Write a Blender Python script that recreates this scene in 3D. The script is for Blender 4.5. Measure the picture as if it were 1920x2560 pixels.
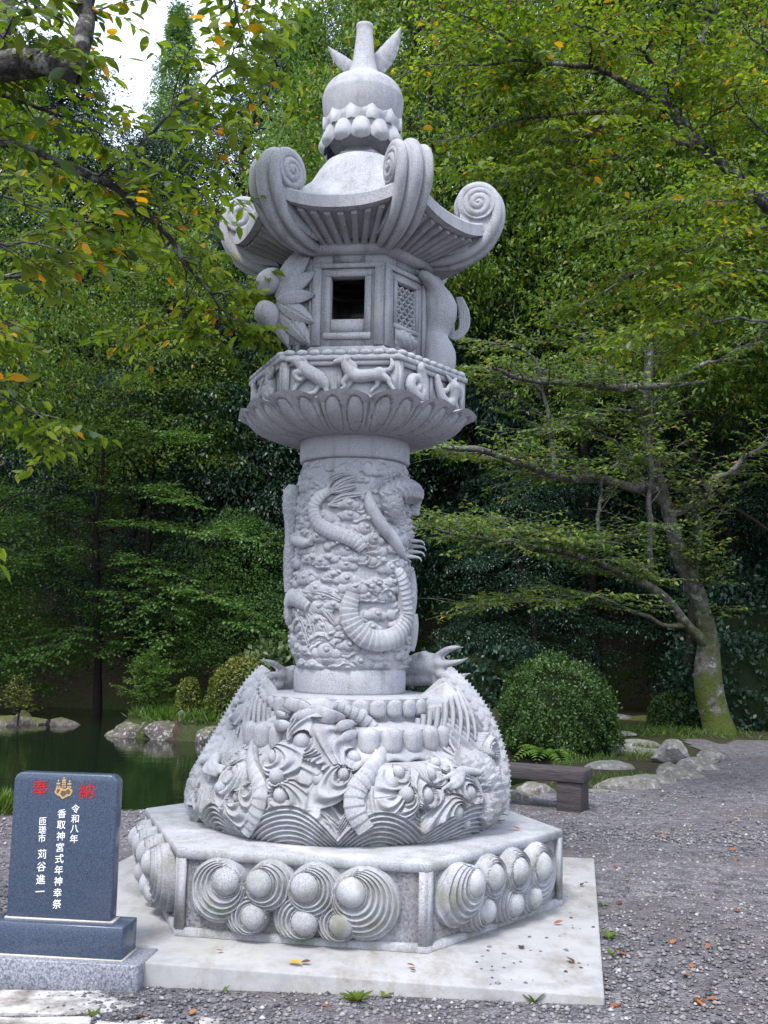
import bpy, bmesh, math, random
import numpy as np
from mathutils import Vector, Matrix

for _o in list(bpy.data.objects):
    bpy.data.objects.remove(_o)
random.seed(11)
rng = np.random.default_rng(11)
SC = bpy.context.scene
COL = SC.collection
PI = math.pi

# ------------------------------------------------------------------ camera
CF, CP, CR, CH = 2600.0, 0.1183, 0.0196, 1.55      # focal (px of a 1920x2560 frame), pitch, roll, height
_r0 = Vector((1, 0, 0)); _f = Vector((0, math.cos(CP), math.sin(CP))); _u0 = Vector((0, -math.sin(CP), math.cos(CP)))
_rt = _r0 * math.cos(CR) + _u0 * math.sin(CR); _up = _u0 * math.cos(CR) - _r0 * math.sin(CR)
cam = bpy.data.objects.new('camera', bpy.data.cameras.new('camera'))
COL.objects.link(cam)
cam.matrix_world = Matrix(((_rt.x, _up.x, -_f.x, 0), (_rt.y, _up.y, -_f.y, 0), (_rt.z, _up.z, -_f.z, CH), (0, 0, 0, 1)))
cam.data.sensor_fit = 'VERTICAL'; cam.data.sensor_height = 24.0; cam.data.lens = 24.0 * CF / 2560
cam.data.clip_start = 0.05; cam.data.clip_end = 3000
SC.camera = cam

# ------------------------------------------------------------------ overcast daylight
SUN_EL, SUN_AZ = math.radians(58), math.radians(205)      # azimuth measured from +Y clockwise: behind the camera, a little left
world = bpy.data.worlds.new('World'); SC.world = world; world.use_nodes = True
wn = world.node_tree.nodes; wl = world.node_tree.links
bg = wn['Background']
sky = wn.new('ShaderNodeTexSky'); sky.sky_type = 'NISHITA'; sky.sun_disc = False
sky.sun_elevation = SUN_EL; sky.sun_rotation = SUN_AZ; sky.air_density = 1.0; sky.dust_density = 3.0; sky.ozone_density = 1.0
hsv = wn.new('ShaderNodeHueSaturation'); hsv.inputs['Saturation'].default_value = 0.42
wmix = wn.new('ShaderNodeMix'); wmix.data_type = 'RGBA'; wmix.inputs[0].default_value = 0.55
wmix.inputs[7].default_value = (8.5, 9.6, 12.0, 1)          # the even grey-white cloud deck
wl.new(sky.outputs[0], hsv.inputs['Color']); wl.new(hsv.outputs[0], wmix.inputs[6]); wl.new(wmix.outputs[2], bg.inputs[0])
bg.inputs[1].default_value = 0.098
sun = bpy.data.objects.new('sun', bpy.data.lights.new('sun', 'SUN')); COL.objects.link(sun)
sun.data.energy = 1.5; sun.data.angle = math.radians(16); sun.data.color = (1.0, 0.965, 0.93)
_sd = Vector((math.sin(SUN_AZ) * math.cos(SUN_EL), math.cos(SUN_AZ) * math.cos(SUN_EL), math.sin(SUN_EL)))
sun.rotation_euler = (-_sd).to_track_quat('-Z', 'Y').to_euler(); sun.location = (-4, -6, 14)
SC.view_settings.view_transform = 'Standard'; SC.view_settings.look = 'None'
SC.view_settings.exposure = 1.5; SC.view_settings.gamma = 1.0; SC.view_settings.use_curve_mapping = False
SC.render.engine = 'CYCLES'
cy = SC.cycles
cy.use_denoising = True; cy.max_bounces = 6; cy.diffuse_bounces = 3; cy.glossy_bounces = 3; cy.transmission_bounces = 4
cy.transparent_max_bounces = 4; cy.caustics_reflective = False; cy.caustics_refractive = False; cy.sample_clamp_indirect = 6

# ------------------------------------------------------------------ pixel <-> place
def inv(px, py, Y):
    U, V = px - 960, py - 1280
    u = U * math.cos(CR) + V * math.sin(CR); v = -U * math.sin(CR) + V * math.cos(CR)
    y = CF * math.cos(CP) + v * math.sin(CP); z = CF * math.sin(CP) - v * math.cos(CP)
    return Vector((u * Y / y, Y, CH + z * Y / y))

def gpt(px, py, z=0.0):
    U, V = px - 960, py - 1280
    u = U * math.cos(CR) + V * math.sin(CR); v = -U * math.sin(CR) + V * math.cos(CR)
    y = CF * math.cos(CP) + v * math.sin(CP); zz = CF * math.sin(CP) - v * math.cos(CP)
    k = (z - CH) / zz
    return Vector((u * k, y * k, z))

# ------------------------------------------------------------------ mesh helpers
def link(name, me, mat=None, parent=None, loc=None, rot=None):
    o = bpy.data.objects.new(name, me); COL.objects.link(o)
    if mat is not None and me is not None and not me.materials:
        me.materials.append(mat)
    if parent is not None: o.parent = parent
    if loc is not None: o.location = loc
    if rot is not None: o.rotation_euler = rot
    return o

def tag(o, label=None, cat=None, group=None, kind=None):
    if label: o['label'] = label
    if cat: o['category'] = cat
    if group: o['group'] = group
    if kind: o['kind'] = kind
    return o

def empty(name, loc=(0, 0, 0), rz=0.0):
    o = bpy.data.objects.new(name, None); COL.objects.link(o)
    o.location = loc; o.rotation_euler = (0, 0, rz); o.empty_display_size = 0.1
    return o

def npme(name, V, F, smooth=True):
    """mesh from vertex array (n,3) and a face array (m,k), or a list of them"""
    V = np.asarray(V, dtype=np.float32)
    Fs = F if isinstance(F, (list, tuple)) else [F]
    Fs = [np.asarray(f, dtype=np.int32) for f in Fs if len(f)]
    me = bpy.data.meshes.new(name)
    me.vertices.add(len(V)); me.vertices.foreach_set('co', V.ravel())
    nl = sum(f.size for f in Fs); npoly = sum(len(f) for f in Fs)
    me.loops.add(nl); me.loops.foreach_set('vertex_index', np.concatenate([f.ravel() for f in Fs]))
    tot = np.concatenate([np.full(len(f), f.shape[1], dtype=np.int32) for f in Fs])
    st = np.concatenate([[0], np.cumsum(tot)[:-1]]).astype(np.int32)
    me.polygons.add(npoly); me.polygons.foreach_set('loop_start', st)
    if smooth: me.polygons.foreach_set('use_smooth', np.ones(npoly, dtype=bool))
    me.update(calc_edges=True); me.validate()
    return me

class MB:
    """collects shapes into ONE mesh"""
    def __init__(s): s.V = []; s.F = {}; s.n = 0
    def add(s, V, F):
        V = np.asarray(V, float); F = np.asarray(F, int)
        s.V.append(V); s.F.setdefault(F.shape[1], []).append(F + s.n); s.n += len(V)
        return s
    def box(s, c, d, M=None):
        x, y, z = np.asarray(d) / 2.0
        V = np.array([(-x, -y, -z), (x, -y, -z), (x, y, -z), (-x, y, -z), (-x, -y, z), (x, -y, z), (x, y, z), (-x, y, z)])
        if M is not None: V = V @ np.asarray(M).T
        return s.add(V + np.asarray(c), [(0, 3, 2, 1), (4, 5, 6, 7), (0, 1, 5, 4), (1, 2, 6, 5), (2, 3, 7, 6), (3, 0, 4, 7)])
    def hexa(s, V):
        return s.add(V, [(0, 3, 2, 1), (4, 5, 6, 7), (0, 1, 5, 4), (1, 2, 6, 5), (2, 3, 7, 6), (3, 0, 4, 7)])
    def grid(s, P, cu=False, cv=False, flip=False):
        return s.add(P.reshape(-1, 3), gridF(P.shape[0], P.shape[1], cu, cv, flip))
    def tube(s, P, R, seg=8, cap=True, ref=None):
        G = tubeP(P, R, seg, ref)
        s.grid(G, False, True)
        if cap:
            n = len(G)
            for i, fl in ((0, True), (n - 1, False)):
                c = G[i].mean(0); V = np.vstack([G[i], c]); k = np.arange(seg)
                F = np.stack([k, (k + 1) % seg, np.full(seg, seg)], 1)
                s.add(V, F[:, ::-1] if fl else F)
        return s
    def sphere(s, c, r, sub=(12, 8), M=None):
        V, F4, F3 = sphereV(*sub)
        V = V * np.asarray(r)
        if M is not None: V = V @ np.asarray(M).T
        V = V + np.asarray(c); s.V.append(V)
        s.F.setdefault(4, []).append(F4 + s.n); s.F.setdefault(3, []).append(F3 + s.n); s.n += len(V)
        return s
    def me(s, name, smooth=True):
        return npme(name, np.vstack(s.V), [np.vstack(f) for f in s.F.values()], smooth)
    def build(s, name, mat, parent=None, smooth=True, loc=None, rot=None):
        return link(name, s.me(name, smooth), mat, parent, loc, rot)

def gridF(a, b, cu=False, cv=False, flip=False):
    i = np.arange(a if cu else a - 1); j = np.arange(b if cv else b - 1)
    I, J = np.meshgrid(i, j, indexing='ij'); I2 = (I + 1) % a; J2 = (J + 1) % b
    F = np.stack([I * b + J, I2 * b + J, I2 * b + J2, I * b + J2], -1).reshape(-1, 4)
    return F[:, ::-1] if flip else F

def sphereV(nu=12, nv=8):
    th = np.linspace(0, 2 * PI, nu, endpoint=False); ph = np.linspace(0, PI, nv + 1)[1:-1]
    V = [(0, 0, 1)] + [(math.sin(p) * math.cos(t), math.sin(p) * math.sin(t), math.cos(p)) for p in ph for t in th] + [(0, 0, -1)]
    F4 = []; F3 = []; m = nv - 1
    for k in range(nu):
        k2 = (k + 1) % nu
        F3.append((0, 1 + k, 1 + k2)); b = 1 + (m - 1) * nu; F3.append((b + k2, b + k, 1 + m * nu))
        for r in range(m - 1):
            F4.append((1 + r * nu + k, 1 + (r + 1) * nu + k, 1 + (r + 1) * nu + k2, 1 + r * nu + k2))
    return np.array(V), np.array(F4), np.array(F3)

def cr(pts, n):
    """Catmull-Rom through the rows of pts, n samples evenly spread over the arc length"""
    P = np.asarray(pts, float); k = len(P)
    if k < 3:
        t = np.linspace(0, 1, n)[:, None]; return P[0] * (1 - t) + P[-1] * t
    Q = np.vstack([2 * P[0] - P[1], P, 2 * P[-1] - P[-2]]); out = []
    m = max(8, 3 * n // k)
    for i in range(1, k):
        t = np.linspace(0, 1, m, endpoint=False)[:, None]
        a, b, c, d = Q[i - 1], Q[i], Q[i + 1], Q[i + 2]
        out.append(.5 * ((2 * b) + (-a + c) * t + (2 * a - 5 * b + 4 * c - d) * t**2 + (-a + 3 * b - 3 * c + d) * t**3))
    out = np.vstack(out + [P[-1:]])
    s = np.concatenate([[0], np.cumsum(np.linalg.norm(np.diff(out[:, :3], axis=0), axis=1))])
    q = np.linspace(0, s[-1], n)
    return np.stack([np.interp(q, s, out[:, j]) for j in range(P.shape[1])], 1)

def nrm(v):
    v = np.asarray(v, float); return v / np.maximum(np.linalg.norm(v, axis=-1, keepdims=True), 1e-9)

def frames(P, ref=None):
    P = np.asarray(P, float); T = nrm(np.gradient(P, axis=0)); n = len(P)
    if ref is not None:
        N = np.asarray(ref, float) * np.ones_like(P)
        N = nrm(N - (N * T).sum(1, keepdims=True) * T)
    else:
        N = np.zeros_like(P); a = np.array([0, 0, 1.0]) if abs(T[0][2]) < .9 else np.array([1.0, 0, 0])
        N[0] = nrm(a - (a @ T[0]) * T[0])
        for i in range(1, n):
            v = N[i - 1] - (N[i - 1] @ T[i]) * T[i]; N[i] = nrm(v)
    return T, N, np.cross(T, N)

def tubeP(P, R, seg=8, ref=None, prof=None):
    """points of a tube; prof(s,theta)->radius factor"""
    P = np.asarray(P, float); T, N, B = frames(P, ref)
    R = np.broadcast_to(np.asarray(R, float), (len(P),))
    th = np.linspace(0, 2 * PI, seg, endpoint=False)
    rad = R[:, None] * np.ones(seg)
    if prof is not None: rad = prof(rad, th)
    return P[:, None, :] + rad[:, :, None] * (np.cos(th)[None, :, None] * N[:, None, :] + np.sin(th)[None, :, None] * B[:, None, :])

def lathe_me(name, prof, seg=64, smooth=True):
    P = np.asarray(prof, float); th = np.linspace(0, 2 * PI, seg, endpoint=False)
    G = np.stack([P[:, None, 0] * np.cos(th), P[:, None, 0] * np.sin(th), P[:, None, 1] * np.ones(seg)], -1)
    return npme(name, G.reshape(-1, 3), gridF(len(P), seg, False, True, True), smooth)

def sharp(o, deg=32):
    """keep creases crisp on a smooth-shaded mesh"""
    me = o.data if hasattr(o, 'data') else o
    try:
        bm = bmesh.new(); bm.from_mesh(me); lim = math.radians(deg)
        for e in bm.edges:
            e.smooth = not (len(e.link_faces) == 2 and e.calc_face_angle(0) > lim)
        bm.to_mesh(me); bm.free()
    except Exception: pass
    return o

def bevel(o, w=.006, seg=2):
    m = o.modifiers.new('bevel', 'BEVEL'); m.width = w; m.segments = seg; m.limit_method = 'ANGLE'; m.angle_limit = math.radians(35)
    return o

def vnoise(shape_xy, freq, seed=0):
    """smooth value noise on arrays x,y (any shape)"""
    x, y = shape_xy; x = x * freq; y = y * freq
    r = np.random.default_rng(seed); T = r.random((256, 256))
    xi = np.floor(x).astype(int); yi = np.floor(y).astype(int); fx = x - xi; fy = y - yi
    fx = fx * fx * (3 - 2 * fx); fy = fy * fy * (3 - 2 * fy)
    g = lambda i, j: T[i & 255, j & 255]
    return (g(xi, yi) * (1 - fx) + g(xi + 1, yi) * fx) * (1 - fy) + (g(xi, yi + 1) * (1 - fx) + g(xi + 1, yi + 1) * fx) * fy

def evalmesh(o, name):
    dg = bpy.context.evaluated_depsgraph_get(); dg.update()
    me = bpy.data.meshes.new_from_object(o.evaluated_get(dg)); me.name = name
    return me

def blob_me(name, chains, voxel=.006, smooth=4, sub=(10, 7)):
    """one continuous skin over chains of (x,y,z,r): spheres strung along each chain, fused by a voxel remesh"""
    mb = MB()
    for ch in chains:
        ch = np.asarray(ch, float)
        if len(ch) == 1:
            mb.sphere(ch[0][:3], ch[0][3], sub); continue
        L = np.linalg.norm(np.diff(ch[:, :3], axis=0), axis=1).sum()
        n = max(3, int(L / (max(ch[:, 3].min(), .004) * .45)))
        for q in cr(ch, n): mb.sphere(q[:3], max(q[3], .002), sub)
    me = mb.me(name); o = link(name, me)
    m = o.modifiers.new('r', 'REMESH'); m.mode = 'VOXEL'; m.voxel_size = voxel; m.use_smooth_shade = True
    if smooth:
        m = o.modifiers.new('s', 'SMOOTH'); m.iterations = smooth; m.factor = .5
    out = evalmesh(o, name)
    bpy.data.objects.remove(o); bpy.data.meshes.remove(me)
    return out

# ------------------------------------------------------------------ materials
class NT:
    def __init__(s, name):
        s.m = bpy.data.materials.new(name); s.m.use_nodes = True
        s.n = s.m.node_tree.nodes; s.l = s.m.node_tree.links; s.b = s.n['Principled BSDF']; s.out = s.n['Material Output']
        s.tc = s.n.new('ShaderNodeTexCoord')
    def coord(s, kind='Object', scale=None):
        o = s.tc.outputs[kind]
        if scale is None: return o
        mp = s.n.new('ShaderNodeMapping'); mp.inputs['Scale'].default_value = scale if hasattr(scale, '__len__') else (scale,) * 3
        s.l.new(o, mp.inputs[0]); return mp.outputs[0]
    def noise(s, scale, detail=4, rough=.55, vec=None, dist=0):
        t = s.n.new('ShaderNodeTexNoise'); t.inputs['Scale'].default_value = scale; t.inputs['Detail'].default_value = detail
        t.inputs['Roughness'].default_value = rough; t.inputs['Distortion'].default_value = dist
        s.l.new(vec or s.tc.outputs['Object'], t.inputs['Vector']); return t.outputs[0]
    def voro(s, scale, feature='F1', out='Distance', vec=None, rnd=1):
        t = s.n.new('ShaderNodeTexVoronoi'); t.feature = feature; t.inputs['Scale'].default_value = scale; t.inputs['Randomness'].default_value = rnd
        s.l.new(vec or s.tc.outputs['Object'], t.inputs['Vector']); return t.outputs[out]
    def ramp(s, fac, stops):
        r = s.n.new('ShaderNodeValToRGB'); e = r.color_ramp.elements
        while len(e) < len(stops): e.new(.5)
        for k, (p, c) in enumerate(stops):
            e[k].position = p; e[k].color = c if len(c) == 4 else (*c, 1)
        s.l.new(fac, r.inputs[0]); return r.outputs[0]
    def mix(s, a, b, fac, mode='MIX'):
        m = s.n.new('ShaderNodeMix'); m.data_type = 'RGBA'; m.blend_type = mode
        for k, v in ((0, fac), (6, a), (7, b)):
            if isinstance(v, (int, float)): m.inputs[k].default_value = v
            elif isinstance(v, (tuple, list)): m.inputs[k].default_value = (*v, 1) if len(v) == 3 else v
            else: s.l.new(v, m.inputs[k])
        return m.outputs[2]
    def math(s, op, a, b=0.0):
        m = s.n.new('ShaderNodeMath'); m.operation = op
        for k, v in ((0, a), (1, b)):
            if isinstance(v, (int, float)): m.inputs[k].default_value = v
            else: s.l.new(v, m.inputs[k])
        return m.outputs[0]
    def bump(s, h, strength=.3, dist=.01):
        b = s.n.new('ShaderNodeBump'); b.inputs['Strength'].default_value = strength; b.inputs['Distance'].default_value = dist
        s.l.new(h, b.inputs['Height']); s.l.new(b.outputs[0], s.b.inputs['Normal']); return b.outputs[0]
    def set(s, color=None, rough=None, spec=None, metal=None):
        for k, v in (('Base Color', color), ('Roughness', rough), ('Specular IOR Level', spec), ('Metallic', metal)):
            if v is None: continue
            if isinstance(v, (int, float)): s.b.inputs[k].default_value = v
            elif isinstance(v, tuple): s.b.inputs[k].default_value = (*v, 1) if len(v) == 3 else v
            else: s.l.new(v, s.b.inputs[k])
        return s

def granite(name, base, dark, algae=.35, algae_z=(0.1, 1.1), spk=150):
    t = NT(name); W = t.tc.outputs['Object']
    geo = t.n.new('ShaderNodeNewGeometry'); pos = geo.outputs['Position']
    sp = t.noise(spk, 2, .7, pos); sp2 = t.noise(spk * .45, 3, .6, pos); big = t.noise(2.2, 5, .6, pos)
    c = t.mix(dark, base, t.ramp(sp, [(.36, (0, 0, 0)), (.56, (1, 1, 1))]))
    c = t.mix(c, tuple(min(1, b * 1.16) for b in base), t.ramp(sp2, [(.55, (0, 0, 0)), (.75, (.7, .7, .7))]))
    c = t.mix(c, tuple(b * .78 for b in base), t.ramp(big, [(.42, (0, 0, 0)), (.72, (.75, .75, .75))]))
    # weather streaks and algae blotches
    st = t.noise(5, 4, .6, t.coordpos(pos, (3.2, 3.2, .45)))
    c = t.mix(c, (.17, .158, .15), t.ramp(st, [(.54, (0, 0, 0)), (.76, (.75, .75, .75))]))
    c = t.mix(c, (.415, .417, .435), t.ramp(t.noise(3.1, 4, .6, t.coordpos(pos, (1.3, 1.3, .8))), [(.52, (0, 0, 0)), (.70, (.8, .8, .8))]))
    al = t.noise(6.5, 5, .65, pos)
    sep = t.n.new('ShaderNodeSeparateXYZ'); t.l.new(pos, sep.inputs[0])
    mr = t.n.new('ShaderNodeMapRange'); mr.inputs[1].default_value = algae_z[1]; mr.inputs[2].default_value = algae_z[0]
    t.l.new(sep.outputs[2], mr.inputs[0])
    f = t.math('MULTIPLY', t.math('MULTIPLY', t.ramp(al, [(.47, (0, 0, 0)), (.68, (1, 1, 1))]), mr.outputs[0]), algae)
    c = t.mix(c, (.135, .145, .085), f)
    t.set(c, .82, .3)
    t.bump(t.math('ADD', t.math('MULTIPLY', sp, .6), t.math('MULTIPLY', t.noise(38, 4, .6, pos), .8)), .35, .006)
    return t.m
def _coordpos(s, pos, scale):
    mp = s.n.new('ShaderNodeMapping'); mp.inputs['Scale'].default_value = scale; s.l.new(pos, mp.inputs[0]); return mp.outputs[0]
NT.coordpos = _coordpos

M = {}
M['stone'] = granite('granite', (.350, .352, .374), (.200, .203, .222), .85)
M['stone_rough'] = granite('granite_bush_hammered', (.24, .24, .265), (.09, .09, .10), .5, spk=75)

def leafmat(name, cols, trans=.45, rough=.45, sat_var=.25, spec=.35):
    """cols: list of (pos, rgb) picked at random per leaf"""
    t = NT(name); g = t.n.new('ShaderNodeNewGeometry')
    c = t.ramp(g.outputs['Random Per Island'], cols)
    t.l.links if False else None
    big = t.noise(1.3, 2, .5, g.outputs['Position'])
    c = t.mix(c, t.mix(c, (.6, .75, .5), .9, 'MULTIPLY'), t.ramp(big, [(.38, (1, 1, 1)), (.62, (0, 0, 0))]))
    t.set(c, rough, spec)
    tr = t.n.new('ShaderNodeBsdfTranslucent'); tc = t.mix(c, (1.15, 1.1, .55), 1.0, 'MULTIPLY'); t.l.new(tc, tr.inputs[0])
    ms = t.n.new('ShaderNodeMixShader'); ms.inputs[0].default_value = trans
    t.l.new(t.b.outputs[0], ms.inputs[1]); t.l.new(tr.outputs[0], ms.inputs[2]); t.l.new(ms.outputs[0], t.out.inputs[0])
    return t.m
# ================================================================== THE STONE LANTERN
LX, LY = -0.178, 6.05
RU, RP = math.radians(172.0), math.radians(170.0)       # first corner of the upper hexagons / of the plinth
lantern = empty('stone_lantern', (LX, LY, 0))
tag(lantern, 'tall carved pale granite lantern with dragon shaft and hexagonal scrolled roof', 'stone lantern')
ST = M['stone']

def pl(px, py, yl):
    p = inv(px, py, LY + yl); return np.array((p.x - LX, yl, p.z))
def z1(x, y): return 540 + x * .446, 40 + y * .446
def z2(x, y): return 560 + x * .41, 580 + y * .41
def z3(x, y): return 640 + x * .3075, 1080 + y * .3075
def z4(x, y): return 460 + x * .5063, 1620 + y * .5063

def on_rev(px, py, RF, lift=0.0):
    """first point of a turned surface radius RF(phi,z) seen at a picture point (or the nearest point of its outline)"""
    Y = np.linspace(-1.1, .25, 700); best = None; bd = 9
    for yl in Y:
        q = pl(px, py, yl); r = math.hypot(q[0], q[1]); ph = math.atan2(q[1], q[0]); d = r - RF(ph, q[2])
        if d < bd: bd = d; best = (ph, q[2])
        if d <= 0: break
    ph, z = best; r = RF(ph, z) + lift
    return np.array((r * math.cos(ph), r * math.sin(ph), z)), np.array((math.cos(ph), math.sin(ph), 0.0))

def faceang(j, rot): return rot + math.radians(30 + 60 * j) + PI / 2
def hexR(phi, rot):                        # radius of a unit-circumradius hexagon
    a = np.mod(phi - rot, PI / 3) - PI / 6
    return math.cos(PI / 6) / np.cos(a)
def hexprism(secs, rot, cap=True):
    """secs: (R,z) rings of a hexagonal prism"""
    mb = MB(); k = rot + np.arange(6) * PI / 3
    G = np.array([[(R * math.cos(a), R * math.sin(a), z) for a in k] for R, z in secs])
    mb.grid(G, False, True, True)
    if cap:
        mb.add(G[0], [(5, 4, 3, 2, 1, 0)]); mb.add(G[-1], [(0, 1, 2, 3, 4, 5)])
    return mb

def swirl(X, Z, c0, r0, c1, r1):
    px, pz = X - c0[0], Z - c0[1]; dx, dz = c1[0] - c0[0], c1[1] - c0[1]; dr = r1 - r0
    dl = math.hypot(dx, dz)
    if dl > .93 * dr: dx *= .93 * dr / dl; dz *= .93 * dr / dl
    A = dr * dr - dx * dx - dz * dz; B = px * dx + pz * dz + r0 * dr; C = px * px + pz * pz - r0 * r0
    return (-B + np.sqrt(np.maximum(B * B + A * C, 0))) / A

BALL = MB().sphere((0, 0, 0), 1, (20, 12)).me('ball')
def ball(parent, c, r, rot=None):
    o = link('ball', BALL, ST, parent, c); o.scale = (r, r, r) if not hasattr(r, '__len__') else r
    return o

# ---------------------------------------------------------------- plinth
plR, plZ0, plZ1 = 1.205, .122, .519
cap_me = hexprism([(plR - .014, .470), (plR, .478), (plR, .511), (plR - .008, .519), (.3, .5195)], RP)
plinth = cap_me.build('plinth', ST, lantern, smooth=False)
hexprism([(plR - .026, .128), (plR - .026, .474)], RP, False).build('plinth_core', M['stone_rough'], plinth, smooth=False)
hexprism([(plR, plZ0), (plR, .15), (plR - .012, .158), (plR - .03, .158)], RP, False).build('plinth_base', ST, plinth, smooth=False)
pA = plR * math.cos(PI / 6); hw = plR / 2
def post_me(s):
    mb = MB()
    if True:
        o, i = hw, hw - .026 * math.tan(PI / 6)
        u = lambda a: s * a
        V = [(u(o - .042), -pA, .15), (u(o), -pA, .15), (u(i), -pA + .026, .15), (u(o - .042), -pA + .03, .15),
             (u(o - .042), -pA, .477), (u(o), -pA, .477), (u(i), -pA + .026, .477), (u(o - .042), -pA + .03, .477)]
        if s < 0: V = [V[i_] for i_ in (1, 0, 3, 2, 5, 4, 7, 6)]
        mb.hexa(V)
    return mb.me('frame_post', False)
FRM = [post_me(-1), post_me(1)]
# relief: two rows of water jewels in grooved eddies
PB = [(-.335, .402, .074, (-.056, -.064), .150, 5), (-.172, .402, .072, (.038, -.022), .118, 4), (.045, .396, .076, (.036, -.030), .132, 5), (.262, .386, .078, (.048, -.060), .166, 6)]
PBL = [(-.205, .246, .066, (-.050, .010), .118, 5), (.040, .238, .068, (-.050, .008), .120, 5), (.215, .238, .066, (-.036, .004), .108, 4)]
def relief_me():
    u = np.linspace(-.552, .552, 400); w = np.linspace(.13, .512, 140); U, Wz = np.meshgrid(u, w, indexing='ij')
    H = np.full_like(U, -.012)
    for rows, add in ((PBL, 0.0), (PB, .018)):
        for (bu, bz, r, d, r1, n) in rows:
            wob = .004 * (vnoise((U + 3, Wz + 3), 5, 2) - .5)
            t = swirl(U + wob, Wz - wob, (bu, bz), r * .9, (bu + d[0], bz + d[1]), r1)
            tt = np.clip(t, -.6, 1)
            h = add + .092 * np.clip(1 - np.clip(tt, 0, 1) ** 2.0, 0, 1) ** .55 + .0105 * np.cos(2 * PI * n * tt) - .004
            h = np.where(t < 0, add + .06, h)
            H = np.where(t < 1, np.maximum(H, h), H)
    ed = np.clip((.545 - np.abs(U)) / .045, 0, 1) * np.clip((Wz - .135) / .03, 0, 1) * np.clip((.515 - Wz) / .03, 0, 1)
    H = np.where(H > 0, H * np.sqrt(ed) - .012 * (1 - ed), H)
    return npme('relief_panel', np.stack([U, -(pA - .026) - H, Wz], -1).reshape(-1, 3), gridF(400, 140, flip=False))
REL = relief_me()
for j in range(6):
    a = faceang(j, RP)
    for f_ in FRM: link('frame_post', f_, ST, plinth, None, (0, 0, a))
    rp = link('relief_panel', REL, ST, plinth, None, (0, 0, a))
    for rows, add in ((PBL, 0.060), (PB, .076)):
        for (bu, bz, r, d, r1, n) in rows:
            p = Matrix.Rotation(a, 3, 'Z') @ Vector((bu, -(pA - .026) - add, bz))
            ball(plinth, p, r)

# ---------------------------------------------------------------- wave pedestal
D = math.radians
WREG = np.array([(.50, .745), (.53, .785), (.57, .81), (.64, .825), (.73, .81), (.81, .765), (.87, .715), (.915, .660), (.96, .50), (1.5, .42)])
WFR = np.array([(.50, .775), (.56, .81), (.64, .825), (.78, .81), (.92, .765), (1.04, .71), (1.14, .66), (1.22, .55), (1.27, .45), (1.5, .42)])
WSL = np.array([(.50, .77), (.56, .80), (.64, .81), (.80, .765), (1.02, .645), (1.13, .60), (1.25, .53), (1.33, .46), (1.38, .41), (1.6, .40)])
WSD = np.array([(.50, .775), (.56, .815), (.64, .835), (.80, .83), (1.02, .775), (1.13, .72), (1.25, .63), (1.33, .54), (1.38, .45), (1.6, .42)])
TONG = [(D(254), D(19), 1.22, WFR), (D(190), D(23), 1.31, WSL), (D(350), D(23), 1.32, WSD), (D(74), D(19), 1.22, WFR)]
def wt(phi, c, w):
    d = np.mod(phi - c + PI, 2 * PI) - PI
    return np.exp(-np.abs(d / w) ** 3)
def WR(phi, z):
    r = np.interp(z, WREG[:, 0], WREG[:, 1])
    for c, w, zt, pr in TONG:
        k = wt(phi, c, w); r = r * (1 - k) + k * np.interp(z, pr[:, 0], pr[:, 1])
    return r
def WZ(phi):
    z = np.full_like(phi, .905)
    for c, w, zt, pr in TONG: z = np.maximum(z, .905 + (zt - .905) * wt(phi, c, w))
    return z
# (x,y,r) in the enlarged view of the pedestal, eddy offset (dx,dy), eddy radius
WB = [(590, 460, 46, (60, -75), 135), (462, 535, 36, (55, 10), 92), (485, 625, 40, (60, 22), 108), (495, 722, 46, (50, 30), 104), (835, 540, 37, (-30, -42), 104),
      (785, 620, 34, (-30, 40), 82), (672, 643, 37, (60, -90), 150), (1050, 612, 34, (-40, 8), 80), (1010, 665, 38, (-26, 34), 96), (1075, 715, 40, (-60, 40), 118),
      (1180, 725, 42, (-10, -62), 120), (1380, 715, 46, (-36, -20), 118), (1320, 805, 42, (-30, 22), 112), (1375, 862, 27, (-10, 12), 60), (1195, 620, 38, (10, -30), 92),
      (1225, 565, 30, (12, -14), 66), (1478, 500, 30, (10, -8), 62), (285, 606, 34, (10, 45), 88), (232, 686, 32, (25, 50), 92), (285, 732, 30, (20, 44), 84),
      (132, 700, 32, (20, 50), 92), (102, 672, 28, (-16, 30), 66), (82, 772, 28, (22, 30), 72), (310, 530, 30, (12, -12), 60), (352, 690, 25, (6, 34), 60),
      (320, 268, 27, (12, 30), 62), (348, 222, 22, (8, 14), 46), (250, 372, 24, (14, 20), 54), (880, 325, 26, (18, -4), 58), (205, 425, 20, (8, 14), 42), (1560, 668, 30, (-8, 24), 72), (1582, 690, 26, (8, 20), 60)]
px2m = .5063 * 5.25 / CF
WBALLS = []
for (x, y, r, d, r1) in WB:
    P, N = on_rev(*z4(x, y), WR)
    WBALLS.append((math.atan2(P[1], P[0]) % (2 * PI), P[2], r * px2m, (d[0] * px2m, -d[1] * px2m), r1 * px2m))
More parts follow.
